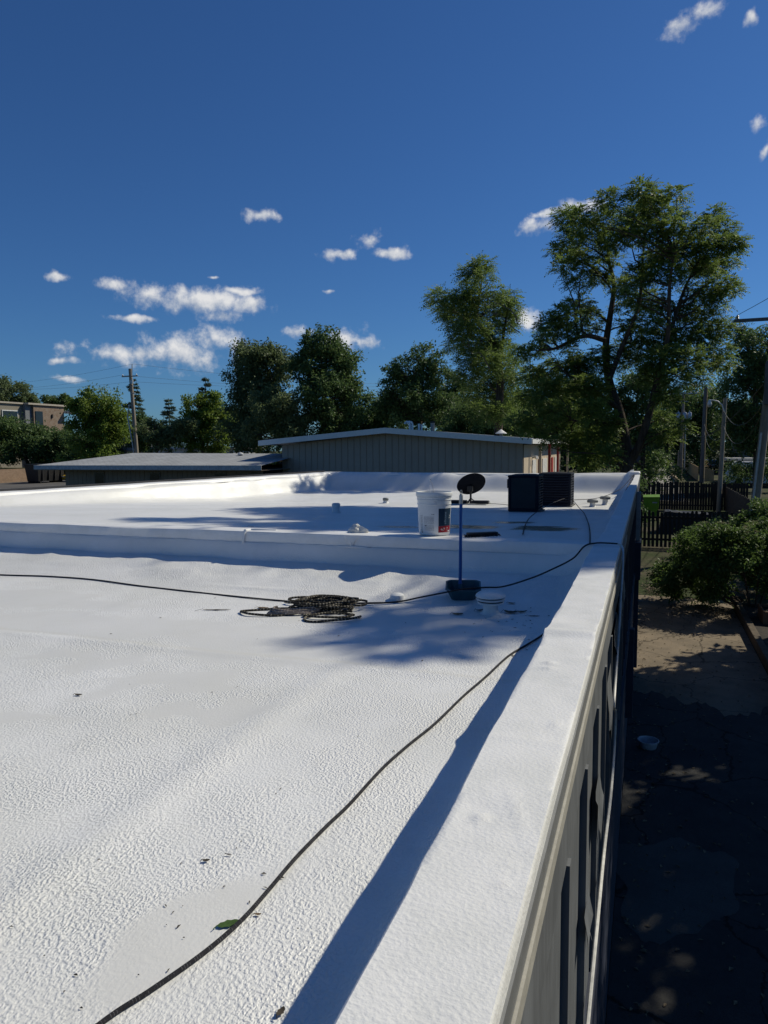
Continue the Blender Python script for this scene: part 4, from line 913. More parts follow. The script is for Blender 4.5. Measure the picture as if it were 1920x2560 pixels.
for x in (-34.1, -29.7, -24.9, -22.4):
    f = MB().box((x-0.05, 37.64, 1.55), (x+0.80, 37.688, 2.72)).build('window', FR, lw); MB().box((x+0.02, 37.63, 1.62), (x+0.73, 37.639, 2.65)).build('pane', GLS, f)
E0, E1, YE0, YE1, RZ, EZ = -37.9, -20.9, 36.4, 47.8, 3.86, 3.18
m = MB(); A = [(E0, YE0, EZ), (E1, YE0, EZ), (E1, YE1, EZ), (E0, YE1, EZ)]; r1, r2 = (-34.6, 42.1, RZ+0.06), (E1, 42.1, RZ-0.06)
m.add(A+[r1, r2], [(0, 1, 5, 4), (2, 3, 4, 5), (3, 0, 4)]); m.build('roof', shingle_mat(), lw)
FASC = plain('grey_fascia', (0.44, 0.45, 0.46), 0.55)
MB().box((E0-0.03, YE0-0.04, EZ-0.26), (E1, YE0, EZ+0.01)).build('fascia', FASC, lw); MB().box((E0-0.06, YE0, EZ-0.26), (E0-0.005, YE1, EZ+0.01)).build('fascia', FASC, lw)
MB().box((E0, YE0+0.005, EZ-0.30), (E1, YE1, EZ-0.262)).build('soffit', BRW, lw)
for (x, r_, h_, lb) in ((-25.2, 0.16, 0.16, 'low round vent on the grey shingle roof'), (-21.9, 0.15, 0.5, 'mushroom capped vent where shingle roof meets gabled building')):
    t = thing('roof_vent_cap', lb, 'roof vent', (x, 41.2, 3.7)); MB().lathe((x, 41.2, 3.6), [(r_*0.8, 0), (r_*0.8, h_)], 12).build('pipe', GALV, t, 40); MB().lathe((x, 41.2, 3.6+h_), [(r_*1.2, 0), (r_*1.25, 0.05), (r_*0.7, 0.14), (0, 0.17)], 12).build('cap', FASC, t, 40)

# ================================================================== apartments far left
def brick_mat(name, c1, c2, mo, sc=3.0):
    t = NT(name); b = t.N.new('ShaderNodeTexBrick'); b.inputs['Scale'].default_value = sc; b.inputs['Mortar Size'].default_value = 0.015
    for k, c in (('Color1', c1), ('Color2', c2), ('Mortar', mo)): b.inputs[k].default_value = (*c, 1)
    sx = t.N.new('ShaderNodeSeparateXYZ'); t.L(t.pos(), sx.inputs[0]); cb = t.N.new('ShaderNodeCombineXYZ'); t.L(t.math('ADD', sx.outputs[0], sx.outputs[1]), cb.inputs[0]); t.L(sx.outputs[2], cb.inputs[1]); t.L(cb.outputs[0], b.inputs['Vector'])
    n = t.noise(1.5, 4, t.pos()); return t.set(t.mix(t.math('MULTIPLY', t.smooth(n, 0.4, 0.65), 0.4), b.outputs[0], mo), 0.9, t.bump(b.outputs['Fac'], -0.4, 0.02), spec=0.1)
BRK = brick_mat('mixed_tan_brick', (0.17, 0.105, 0.07), (0.25, 0.19, 0.14), (0.29, 0.25, 0.205)); SID = plain('tan_lap_siding', (0.22, 0.195, 0.15), 0.7, 0.08, 3, 0.5, 3, stretch=(0.01, 0.01, 3)); TRW = plain('white_window_trim', (0.68, 0.68, 0.66), 0.5)
GRS = plain('slate_siding', (0.16, 0.17, 0.18), 0.7)
ap = thing('apartment_building', 'flat roofed apartment block with tan siding, brick bay and balcony', 'building', (-98, 90, 0))
MB().box((-104, 60, 0), (-95, 89.4, 11.55)).build('siding_wall', SID, ap)
MB().box((-104, 89.42, 0), (-94.4, 90.7, 11.5)).build('recess_wall', GRS, ap)
br_ = MB().box((-104, 90.72, 0), (-94, 97.2, 11.5)).build('brick_wall', BRK, ap)
MB().box((-104.3, 59.8, 11.55), (-94.7, 89.45, 11.8)).build('roof_cornice', TRW if 0 else plain('tan_cornice', (0.40, 0.35, 0.28), 0.6), ap); MB().box((-104.3, 89.46, 11.5), (-93.7, 97.5, 11.78)).build('roof_cornice', plain('tan_cornice', (0.40, 0.35, 0.28)), ap)
for (y0, y1, z0, z1) in ((85.4, 88.4, 9.0, 10.5), (85.4, 88.4, 5.8, 7.3), (80.5, 83.5, 9.0, 10.5)):
    f = MB().box((-94.99, y0, z0), (-94.85, y1, z1)).build('window', TRW, ap)
    k = (y1-y0-0.3)/2
    for i in range(2): MB().box((-94.845, y0+0.12+i*(k+0.06), z0+0.14), (-94.82, y0+0.12+i*(k+0.06)+k, z1-0.14)).build('pane', GLS, f)
for z0 in (7.5, 4.3):
    MB().box((-93.995, 91.0, z0), (-93.9, 92.5, z0+3.0)).build('balcony_opening', GLS, ap)
    bl_ = MB().box((-93.9, 90.7, z0-1.45), (-92.7, 92.7, z0-1.25)).build('balcony', TRW if 0 else plain('tan_rail', (0.36, 0.32, 0.26)), ap)
    m = MB()
    for i in range(14): m.box((-92.76, 90.72+i*0.148, z0-1.25), (-92.72, 90.76+i*0.148, z0-0.3))
    m.box((-92.78, 90.7, z0-0.3), (-92.7, 92.7, z0-0.2)); m.build('railing', plain('tan_rail', (0.36, 0.32, 0.26)), bl_)
MB().box((-93.99, 94.4, 9.5), (-93.8, 94.6, 10.1)).build('wall_lamp', BLACK, ap)
MB().box((-94.5, 97.2, 10.4), (-92.6, 99.4, 10.75)).build('canopy', TRW, ap)
tag(MB().box((-260, 30, -0.2), (-78.35, 84, 1.5)).build('terrace', ground_mat()), 'raised grassy terrace the apartments stand on', 'terrace', kind='structure')
rw = MB().box((-78.4, 50, 0), (-77.9, 76.5, 1.72)); tag(rw.build('retaining_wall', brick_mat('tan_block_wall', (0.34, 0.24, 0.17), (0.28, 0.19, 0.13), (0.20, 0.15, 0.11), 2.0), None), 'low tan block retaining wall by the parking lot', 'wall')
dm = thing('black_dumpster', 'black ribbed dumpster on the lot beside the yellow car', 'dumpster', (-72.5, 71.3, 0))
MB().hexa([(-73.4, 69.3, 0.25), (-71.6, 69.3, 0.25), (-71.6, 73.6, 0.25), (-73.4, 73.6, 0.25), (-73.6, 69.1, 2.3), (-71.4, 69.1, 2.3), (-71.4, 73.3, 2.3), (-73.6, 73.3, 2.3)]).build('bin', BLACK, dm)
for y in (69.8, 70.8, 71.8, 72.8): MB().box((-71.5, y, 0.25), (-71.38, y+0.15, 2.25)).build('rib', BLACK, dm)
MB().box((-73.7, 69.0, 2.3), (-71.3, 73.5, 2.42)).build('lid', BLACK, dm)
for y in (69.6, 73.0): MB().tube([(-73.5, y, 0.15), (-71.5, y, 0.15)], 0.15, 10).build('wheel', BLACK, dm)

def car(name, label, c, rz, paint, L=4.5, W=1.8, Hh=1.5, suv=False, cat='car'):
    t = thing(name, label, cat, c); P_ = plain(paint[0], paint[1], 0.3, 0.05, 2, spec=0.6)
    def tr(m): return m.xf(lambda p: np.array([c[0]+p[0]*math.cos(rz)-p[1]*math.sin(rz), c[1]+p[0]*math.sin(rz)+p[1]*math.cos(rz), c[2]+p[2]]))
    prof = [(-L/2, 0.35), (-L/2, 0.80), (-L*0.42, 0.92), (-L*0.20, 0.98), (-L*0.08, Hh-0.03), (L*0.05, Hh), (L*0.30, Hh-0.04), (L*(0.44 if suv else 0.40), 1.0), (L/2, 0.92), (L/2, 0.35)]
    m = MB(); m.prism([(x, -W/2, z) for x, z in prof], (0, W, 0)); tr(m).build('body', P_, t, bevel=0.06)
    m = MB()
    for s_ in (-1, 1): m.prism([(-L*0.17, s_*(W/2+0.006), 1.0), (L*0.36, s_*(W/2+0.006), 1.02), (L*0.28, s_*(W/2+0.006), Hh-0.10), (-L*0.06, s_*(W/2+0.006), Hh-0.10)], (0, 0.004*s_, 0))
    tr(m).build('side_window', GLS, t)
    m = MB(); xr = L*(0.44 if suv else 0.40); m.hexa([(L*0.315, -W*0.42, Hh-0.14), (L*0.325, -W*0.42, Hh-0.14), (xr+0.02, -W*0.42, 1.05), (xr, -W*0.42, 1.05), (L*0.315, W*0.42, Hh-0.14), (L*0.325, W*0.42, Hh-0.14), (xr+0.02, W*0.42, 1.05), (xr, W*0.42, 1.05)]); tr(m).build('rear_window', GLS, t)
    for x in (-L*0.31, L*0.31):
        for s_ in (-1, 1):
            m = MB(); m.tube([(x, s_*(W/2-0.2), 0.33), (x, s_*(W/2+0.01), 0.33)], 0.33, 18); w_ = tr(m).build('wheel', BLACK, t); m = MB(); m.tube([(x, s_*(W/2+0.011), 0.33), (x, s_*(W/2+0.02), 0.33)], 0.19, 12); tr(m).build('rim', GALV, w_)
    for s_ in (-1, 1): m = MB(); m.box((-L/2-0.01, s_*W*0.36-0.15, 0.65), (-L/2+0.01, s_*W*0.36+0.15, 0.78)); tr(m).build('headlight', VW, t); m = MB(); m.box((L/2-0.01, s_*W*0.38-0.1, 0.72), (L/2+0.01, s_*W*0.38+0.1, 0.88)); tr(m).build('tail_light', REDP, t)
    return t
car('parked_car', 'yellow car half hidden behind the black dumpster', (-70.5, 75.2, 0), R_(90), ('yellow_car_paint', (0.45, 0.28, 0.01)))
car('parked_car', 'white car parked far off between alley poles', (9.15, 120, 0.2), R_(-80), ('white_car_paint', (0.6, 0.6, 0.6)), 4.6, 1.8, 1.65, True)
# white van
vn = thing('white_van', 'white van with dark side windows behind the right hand poles', 'van', (10.2, 78, 0)); WV = plain('white_van_paint', (0.66, 0.67, 0.69), 0.35, 0.05, 2, spec=0.5)
MB().prism([(7.3, 77, 0.4), (13.0, 77, 0.4), (13.0, 77, 2.45), (8.1, 77, 2.45), (7.75, 77, 2.2), (7.3, 77, 1.25)], (0, 2.0, 0)).build('body', WV, vn, bevel=0.05)
for (a, b) in ((7.95, 9.6), (9.7, 11.2), (11.3, 12.8)): MB().box((a, 76.985, 1.2), (b, 76.998, 1.95)).build('side_window', GLS, vn)
for x in (8.3, 12.0): w_ = MB().tube([(x, 76.97, 0.36), (x, 77.2, 0.36)], 0.36, 18).build('wheel', BLACK, vn)
tag(MB().box((7.6, 80.2, 2.5), (13, 84, 2.75)).build('shed_roof', plain('pale_shed_roof', (0.4, 0.4, 0.38))), 'pale flat shed roof just behind the white van', 'shed')
MB().box((7.8, 80.4, 0), (12.8, 83.8, 2.5)).build('shed_wall', DARKGAP, bpy.data.objects['shed_roof'])
# grey garage and long grey building behind trees
GRB = plain('grey_stucco', (0.11, 0.105, 0.10), 0.85, 0.12, 0.6)
gg = thing('grey_garage', 'grey garage closing the far end of the alley', 'building', (0.5, 150, 0))
MB().box((-8, 142, 0), (3.6, 156, 5.2)).build('wall', GRB, gg); MB().box((-1.0, 141.9, 0), (2.0, 141.995, 3.9)).build('garage_door', plain('dark_grey_door', (0.07, 0.068, 0.066)), gg); MB().box((2.35, 141.93, 3.3), (3.15, 141.995, 4.1)).build('wall_sign', TRW, gg); MB().box((3.1, 141.8, 0), (3.3, 141.99, 4.5)).build('downspout', plain('tan_rail', (0.36, 0.32, 0.26)), gg)
lb = thing('long_grey_building', 'long plain grey building behind the right hand trees', 'building', (24, 118, 0)); MB().box((12.5, 112, 0), (45, 126, 7.0)).build('wall', plain('pale_grey_wall', (0.22, 0.22, 0.215), 0.85), lb); MB().box((12.3, 111.8, 7.0), (45.2, 126, 7.3)).build('roof_edge', FASC, lb)
h2 = thing('slate_house', 'grey sided house with white window beside the left utility pole', 'building', (-70, 88, 0))
MB().box((-76, 85, 0), (-69.6, 93, 6.5)).build('wall', plain('slate_blue_siding', (0.20, 0.22, 0.24), 0.7), h2); MB().box((-76.05, 84.9, 0), (-69.5, 84.99, 4.0)).build('brick_skirt', BRK, h2)
f = MB().box((-71.3, 84.88, 4.6), (-69.95, 84.99, 6.05)).build('window', TRW, h2)
for i in range(2): MB().box((-71.15+i*0.58, 84.86, 4.75), (-70.65+i*0.58, 84.875, 5.9)).build('pane', GLS, f)
MB().prism([(-76.4, 84.6, 6.5), (-69.2, 84.6, 6.5), (-72.8, 84.6, 7.4)], (0, 9, 0)).build('roof', plain('dark_shingle', (0.06, 0.06, 0.062)), h2)
wg = thing('white_garage', 'white garage with panelled doors seen over the shingle roof', 'building', (-58, 82, 0))
MB().box((-62.5, 80, 0), (-50, 88, 4.1)).build('wall', plain('white_lap', (0.55, 0.54, 0.51), 0.7), wg)
for x in (-61.8, -57.6, -53.6): MB().box((x, 79.9, 0.1), (x+3.0, 79.995, 3.6)).build('garage_door', TRW, wg)
MB().box((-62.9, 79.5, 4.1), (-49.6, 88.4, 4.4)).build('roof', FASC, wg)

# ================================================================== utility poles and wires
POLE = plain('weathered_pole_wood', (0.26, 0.225, 0.18), 0.9, 0.25, 3, 0.6, 20, stretch=(5, 5, 0.6)); PGREY = plain('grey_pole_wood', (0.13, 0.13, 0.135), 0.85, 0.25, 3, stretch=(5, 5, 0.5)); STEEL = plain('hardware_steel', (0.42, 0.43, 0.44), 0.4, metal=0.5)
def upole(label, base, top, r0_, r1_, mat=POLE):
    t = thing('utility_pole', label, 'utility pole', base, 'utility poles'); MB().tube([base, top], [r0_, r1_], 12).build('shaft', mat, t, 40); return t
def insul(t, x, y, z): MB().lathe((x, y, z), [(0.03, 0), (0.06, 0.03), (0.035, 0.06), (0.06, 0.09), (0.03, 0.14), (0, 0.15)], 8).build('insulator', STEEL, t, True)
t = upole('leaning wooden utility pole beyond the grey shingle roof', (-44.6, 55, 0), (-45.15, 55, 11.6), 0.2, 0.15)
MB().box((-46.0, 54.82, 10.85), (-44.2, 54.9, 10.95)).build('crossarm', POLE, t); MB().tube([(-45.1, 54.9, 9.3), (-44.55, 54.8, 9.35)], 0.05).build('bracket', STEEL, t); MB().tube([(-44.75, 54.75, 11.0), (-44.7, 54.75, 12.0)], 0.04).build('top_pin', STEEL, t)
MB().tube([(-45.2, 54.78, 8.3), (-45.45, 54.75, 7.2), (-45.0, 54.78, 4.5), (-44.75, 54.8, 1)], 0.06).build('riser_conduit', STEEL, t); insul(t, -45.9, 54.86, 10.95); insul(t, -44.35, 54.86, 10.95); MB().box((-44.95, 54.7, 10.2), (-44.7, 54.85, 10.55)).build('switch', STEEL, t)
t = upole('distant alley pole with crossarm and transformers', (3.82, 95, 0), (3.92, 95, 10.5), 0.20, 0.15)
MB().box((2.3, 94.85, 10.25), (5.5, 94.93, 10.38)).build('crossarm', STEEL, t); MB().box((3.2, 94.85, 9.3), (4.5, 94.93, 9.38)).build('crossarm', STEEL, t)
for dx_ in (-0.55, 0.15, 0.7): MB().lathe((3.95+dx_, 94.7, 7.2), [(0.02, 0), (0.22, 0.02), (0.23, 0.75), (0.17, 0.85), (0.05, 0.87), (0.05, 1.05), (0, 1.06)], 14).build('transformer', STEEL, t, 40)
MB().tube([(4.22, 94.8, 1.3), (4.24, 94.8, 6.4)], 0.07, 8).build('riser_conduit', STEEL, t); MB().tube([(3.5, 94.8, 0), (3.55, 94.8, 3.3)], 0.10, 8).build('guy_guard', POLE, t)
for x in (2.4, 3.1, 4.7, 5.4): insul(t, x, 94.89, 10.38)
t = upole('plain grey pole in front of the yellow fence', (5.58, 85, 0), (5.70, 85, 10.3), 0.26, 0.18, PGREY); MB().tube([(5.75, 84.8, 0.5), (5.84, 84.8, 10.2)], 0.05, 8).build('riser_conduit', WOOD_Y, t)
t = upole('wooden pole carrying the white street lamp', (4.16, 48.2, 0), (4.32, 48.2, 6.95), 0.14, 0.11)
lm = MB().tube([(4.28, 48.1, 6.15), (4.15, 48.05, 6.55), (3.9, 48.0, 6.78), (3.6, 48.0, 6.85), (3.5, 48.0, 6.84)], 0.035, 8).build('lamp_arm', TRW, t, True)
MB().lathe((3.45, 48.0, 6.58), [(0.13, 0), (0.14, 0.03), (0.10, 0.14), (0.07, 0.24), (0.05, 0.30), (0, 0.32)], 16).build('lamp_head', TRW, lm, True); MB().lathe((3.45, 48.0, 6.42), [(0.02, 0), (0.09, 0.03), (0.12, 0.10), (0.12, 0.158)], 16).build('lamp_glass', plain('frosted_lamp_glass', (0.4, 0.4, 0.38), 0.3), lm, True)
t = upole('tall utility pole cut by the right edge', (3.70, 30, 0), (4.50, 30, 11.2), 0.17, 0.14)
MB().box((2.88, 29.8, 8.66), (5.3, 29.88, 8.78)).build('crossarm', PGREY, t); insul(t, 3.0, 29.84, 8.78); insul(t, 5.2, 29.84, 8.78); MB().lathe((4.10, 29.72, 5.6), [(0.02, 0), (0.15, 0.02), (0.15, 1.5), (0.10, 1.6), (0, 1.62)], 14).build('transformer', PGREY, t, 40); MB().tube([(3.60, 29.78, 0.2), (3.92, 29.78, 4.6)], 0.04, 8).build('riser_conduit', STEEL, t)
WIRE = plain('wire_black', (0.03, 0.03, 0.032), 0.6)
def wire(a, b, sag, r, label):
    a, b = np.array(a, float), np.array(b, float); P = [a+(b-a)*t_+np.array([0, 0, -4*sag*t_*(1-t_)]) for t_ in np.linspace(0, 1, 17)]
    tag(MB().tube(P, r, 5).build('utility_wire', WIRE, None, True), label, 'wire', 'overhead wires')
wire((3.95, 94.8, 7.0), (4.25, 48.2, 5.3), 1.2, 0.022, 'slack wire from the transformer pole to the street lamp pole')
wire((4.28, 48.2, 5.4), (3.95, 30, 6.4), 0.15, 0.016, 'taut wire from the lamp pole up to the right edge pole')
wire((4.28, 48.2, 6.2), (3.95, 30, 5.6), 0.8, 0.012, 'sagging wire between lamp pole and right edge pole, upper')
wire((4.28, 48.2, 5.3), (3.95, 30, 5.3), 1.1, 0.012, 'sagging wire between lamp pole and right edge pole, lower')
wire((5.65, 85, 5.6), (4.25, 48.2, 4.0), 1.0, 0.014, 'slack wire from grey pole down to the lamp pole')
wire((5.65, 85, 6.4), (4.25, 48.2, 4.6), 0.8, 0.014, 'upper slack wire from grey pole to the lamp pole')
wire((3.0, 29.84, 8.93), (8, 12, 10.8), 0.3, 0.010, 'wire rising from the right pole crossarm out of view')
wire((2.4, 94.89, 10.5), (3.0, 29.84, 8.93), 1.0, 0.014, 'long wire between the crossarms of the alley poles')
for i, (dz_, x, lb_) in enumerate(((11.05, -45.9, 'upper'), (12.0, -44.7, 'topmost'), (10.4, -44.9, 'lower'))):
    wire((x, 54.86, dz_), (-120, 92, 16+i*0.4), 1.2, 0.009, '%s wire from the leaning pole toward the apartments' % lb_)
    wire((x, 54.86, dz_), (-20, 95, 12+i*0.5), 0.8, 0.009, '%s wire from the leaning pole toward the middle trees' % lb_)

# ================================================================== trees and shrubs
LEAF = {
 'locust': leaf_mat('locust_leaf', (0.074, 0.130, 0.032), (0.120, 0.198, 0.046), (0.185, 0.236, 0.060), 0.48),
 'olive': leaf_mat('olive_leaf', (0.071, 0.109, 0.047), (0.120, 0.171, 0.071), (0.177, 0.218, 0.094), 0.40),
 'dark': leaf_mat('dark_leaf_green', (0.045, 0.090, 0.033), (0.078, 0.139, 0.045), (0.127, 0.189, 0.059), 0.38),
 'bright': leaf_mat('bright_leaf', (0.076, 0.147, 0.024), (0.130, 0.218, 0.035), (0.189, 0.240, 0.047), 0.45),
 'spruce': leaf_mat('spruce_needle', (0.047, 0.085, 0.052), (0.078, 0.124, 0.071), (0.112, 0.153, 0.085), 0.18),
 'yard': leaf_mat('yard_leaf', (0.040, 0.087, 0.021), (0.080, 0.151, 0.035), (0.147, 0.212, 0.057), 0.40)}
BARK = bark_mat()

def leaves_mesh(name, pos, axis, nrm, size, tone, mat, asp=0.45):
    """rhombic leaf blades: base, two sides, tip; folded slightly along the rib"""
    n = len(pos); axis = axis/(np.linalg.norm(axis, axis=1, keepdims=True)+1e-9)
    side = np.cross(axis, nrm); side /= (np.linalg.norm(side, axis=1, keepdims=True)+1e-9); nn = np.cross(side, axis)
    L = size[:, None]; W = L*asp
    v = np.empty((n, 4, 3)); v[:, 0] = pos; v[:, 1] = pos+axis*L*0.5+side*W*0.5+nn*L*0.08; v[:, 2] = pos+axis*L-nn*L*0.06; v[:, 3] = pos+axis*L*0.5-side*W*0.5+nn*L*0.08
    me = bpy.data.meshes.new(name); me.vertices.add(n*4); me.vertices.foreach_set('co', v.reshape(-1).astype(np.float32))
    me.loops.add(n*4); me.loops.foreach_set('vertex_index', np.arange(n*4, dtype=np.int32)); me.polygons.add(n)
    me.polygons.foreach_set('loop_start', np.arange(0, n*4, 4, dtype=np.int32))
    at = me.attributes.new('tone', 'FLOAT', 'FACE'); at.data.foreach_set('value', np.clip(tone, 0, 1).astype(np.float32))
    me.materials.append(mat); me.update(calc_edges=True); me.validate()
    return me

def spray_leaves(rs, clumps, count, size, twigs=9, droop=0.15, flat=0.8, spread=0.16):
    """leaves set along twigs that fan out of each clump (x, y, z, r)"""
    cl = np.array(clumps, float); wgt = cl[:, 3]**2.2; wgt /= wgt.sum(); num = rs.multinomial(count, wgt)
    P, A, T = [], [], []
    for c, k in zip(cl, num):
        if k < 1: continue
        nt = max(4, int(twigs*(0.7+0.6*rs.rand()))); d = rs.normal(size=(nt, 3)); d /= np.linalg.norm(d, axis=1, keepdims=True); d[:, 2] = d[:, 2]*flat+0.12
        ln = c[3]*(0.65+0.55*rs.rand(nt)); ti = rs.randint(0, nt, k); s = 0.15+0.9*rs.rand(k)**0.7
        off = rs.normal(size=(k, 3))*c[3]*spread
        p = c[:3]+d[ti]*ln[ti][:, None]*s[:, None]+off; p[:, 2] -= droop*c[3]*s**2
        a = d[ti]*0.7+rs.normal(size=(k, 3))*0.75; a[:, 2] -= 0.25+droop
        tt = rs.rand()*0.35+0.15; P.append(p); A.append(a); T.append(tt+0.22*rs.rand(nt)[ti]+0.38*rs.rand(k)*s)
    P, A, T = np.concatenate(P), np.concatenate(A), np.concatenate(T)
    N = rs.normal(size=P.shape)*0.7; N[:, 2] += 0.9
    return P, A, N, size*(0.6+0.8*rs.rand(len(P))), T

def limb(m, a, b, r1, r2, rs, seg=6, n=6, lift=0.12):
    a, b = np.array(a), np.array(b); L = np.linalg.norm(b-a); P = []
    j = rs.normal(size=3)*L*0.06
    for t_ in np.linspace(0, 1, n): P.append(a+(b-a)*t_+np.array([0, 0, lift*L])*math.sin(math.pi*t_)*0.5+j*math.sin(2*math.pi*t_)+rs.normal(size=3)*L*0.012*(0 < t_ < 1))
    m.tube(P, list(np.linspace(r1, r2, n)), seg, caps=False)

def tree(name, label, base, clumps, trunks, count, size, kind, seed, asp=0.45, twigs=9, droop=0.15, flat=0.8, spread=0.16, branch_r=0.05, group='trees', cat='tree', crown_name='crown', trunk_name='trunk', frac=1.0, twigs_drawn=0, compound=None):
    rs = np.random.RandomState(seed); t = thing(name, label, cat, base, group)
    P, A, N, S_, T = compound_leaves(rs, clumps, count, *compound) if compound else spray_leaves(rs, clumps, count, size, twigs, droop, flat, spread)
    keep = P[:, 2] > 0.05; P, A, N, S_, T = P[keep], A[keep], N[keep], S_[keep], T[keep]
    me = leaves_mesh(crown_name, P-np.array(base), A, N, S_, T, LEAF[kind], asp); o = bpy.data.objects.new(crown_name, me); C.objects.link(o); o.parent = t
    m = MB(); allp = []
    for pts, ra, rb in trunks:
        Q = cr(pts, 6) if len(pts) > 2 else pts; m.tube(Q, list(np.linspace(ra, rb, len(Q))), 10); k = len(Q)
        allp += [(np.array(q_), ra+(rb-ra)*i/k) for i, q_ in enumerate(Q)]
    for c in clumps:
        if rs.rand() > frac: continue
        c3 = np.array(c[:3]); best = min(allp, key=lambda q_: np.linalg.norm(q_[0]-c3)+1.2*max(0, q_[0][2]-c3[2]+0.35*np.linalg.norm((q_[0]-c3)[:2])))
        limb(m, best[0], c3, min(branch_r, best[1]*0.7), branch_r*0.18, rs)
        for _ in range(twigs_drawn):
            d = rs.normal(size=3); d[2] = d[2]*flat+0.1; d /= np.linalg.norm(d); limb(m, c3, c3+d*c[3]*0.9, branch_r*0.16, branch_r*0.05, rs, 4, 4)
    m.build(trunk_name, BARK, t, True)
    return t

F0 = np.array([-math.sin(PSI), math.cos(PSI), 0.0]); R0 = np.array([math.cos(PSI), math.sin(PSI), 0.0])
def plane_pt(u, z, D, dd):
    k = (D+dd)/D; return R0*u*k+F0*(D+dd)+np.array([0, 0, CAM_Z+(z-CAM_Z)*k])
LOCUST= [(8.33,13.01,0.47),(8.15,12.35,0.47),(6.77,12.51,0.44),(7.23,12.51,0.36),(7.54,12.06,0.44),(9.5,13.37,0.47),(9.82,13.0,0.47),(9.37,12.56,0.47),(10.06,12.63,0.47),(9.07,12.12,0.47),(10.73,13.29,0.32),(10.82,12.62,0.36),(10.61,12.11,0.36),(9.77,11.89,0.47),(8.78,11.68,0.47),(8.16,11.68,0.4),(6.93,11.69,0.4),(6.71,11.25,0.4),(6.4,11.32,0.28),(6.64,10.72,0.36),(7.25,11.09,0.36),(7.57,10.64,0.4),(7.11,10.12,0.32),(7.96,10.33,0.36),(8.09,11.16,0.32),(12.13,12.54,0.36),(12.37,12.02,0.47),(11.68,12.1,0.4),(12.78,11.49,0.4),(13.08,11.49,0.28),(12.01,11.35,0.47),(11.39,11.5,0.4),(10.86,11.21,0.44),(10.25,11.22,0.44),(12.64,10.9,0.4),(12.19,10.6,0.4),(11.5,10.61,0.4),(10.65,10.46,0.47),(9.87,10.92,0.4),(9.42,10.47,0.47),(8.81,10.03,0.36),(12.52,10.07,0.44),(12.91,9.84,0.32),(12.07,9.7,0.44),(11.44,9.85,0.4),(12.39,9.39,0.4),(9.98,9.56,0.47),(9.44,9.42,0.47),(10.54,9.1,0.47),(11.31,9.02,0.47),(12.02,8.79,0.47),(12.57,8.48,0.4),(9.92,8.73,0.47),(9.15,8.66,0.4),(8.97,9.72,0.28),(6.2,8.69,0.47),(6.74,8.98,0.47),(7.28,9.28,0.47),(6.05,8.23,0.32),(6.83,8.38,0.4),(7.52,8.52,0.4),(7.83,8.98,0.32),(5.75,7.77,0.32),(5.28,7.62,0.32),(4.97,7.78,0.24),(10.33,8.12,0.55),(11.1,8.26,0.55),(11.88,8.1,0.55),(12.59,7.79,0.4),(9.56,7.74,0.55),(10.35,7.35,0.55),(11.36,7.34,0.55),(12.14,7.26,0.47),(12.69,7.25,0.36),(9.97,6.82,0.47),(10.91,6.65,0.47),(11.77,6.65,0.4),(8.95,7.29,0.47),(8.86,7.9,0.32),(10.62,5.96,0.4),(10.41,5.18,0.4),(11.12,4.87,0.36),(10.74,4.48,0.32),(10.26,4.64,0.32),(8.09,7.52,0.4),(7.78,7.07,0.47),(7.15,7.3,0.4),(6.85,6.92,0.47),(6.22,7.0,0.47),(7.48,6.37,0.47),(8.03,6.21,0.4),(6.86,6.07,0.47),(6.07,6.31,0.47),(5.6,6.85,0.4),(5.45,6.0,0.47),(6.24,5.45,0.47),(7.03,5.21,0.47),(7.81,5.44,0.47),(8.45,5.05,0.47),(8.14,4.42,0.47),(7.51,4.43,0.47),(6.89,4.36,0.4),(6.25,4.44,0.32),(8.47,3.87,0.4),(7.92,3.64,0.4),(7.37,3.64,0.32),(5.15,5.07,0.4),(5.62,4.99,0.4)]
LOCUST_B= [[(9.19,3.23),(9.09,4.26),(8.83,5.43),(8.42,6.6),(8.28,7.75),(8.41,8.89),(8.54,10.03),(8.33,10.93),(8.24,11.68)],[(9.27,3.55),(9.64,4.25),(10.0,5.58),(10.21,6.58),(10.56,8.11),(10.59,10.01),(10.71,11.14)],[(10.21,6.58),(10.71,8.49),(11.13,9.86),(11.64,10.9)],[(8.27,8.06),(7.45,8.22),(6.37,7.77),(5.75,7.77)],[(8.42,6.6),(8.86,7.75),(9.45,9.27),(9.57,10.77),(9.67,12.63)],[(8.75,5.59),(7.64,6.37),(6.85,6.84)],[(8.92,5.04),(8.05,4.97),(7.03,5.14)]]
LOCUST2= [(6.19,15.35,0.67),(5.54,14.98,0.67),(6.46,14.71,0.47),(5.41,14.21,0.54),(3.7,13.58,0.67),(3.3,13.45,0.47),(4.35,13.06,0.67),(5.14,13.44,0.67),(6.07,13.43,0.74),(6.99,13.68,0.61),(7.91,13.42,0.61),(8.18,12.9,0.47),(7.39,12.9,0.67),(6.6,12.52,0.67),(5.67,12.53,0.67),(4.49,12.15,0.74),(3.83,12.68,0.54),(7.66,12.13,0.61),(8.06,11.6,0.47),(5.02,11.37,0.74),(6.07,11.62,0.61),(7.13,11.61,0.61),(4.75,10.59,0.67),(5.81,10.58,0.81),(6.87,10.57,0.81),(7.67,10.31,0.67),(5.55,9.67,0.81),(6.61,9.53,0.81),(7.68,9.26,0.81),(8.47,9.52,0.61),(5.42,8.62,0.81),(6.48,8.35,0.94),(7.68,8.21,0.94),(8.61,8.47,0.67),(5.69,7.44,0.81),(6.89,7.16,0.94),(8.09,7.02,0.81),(6.36,6.37,0.81),(7.69,6.23,0.81)]
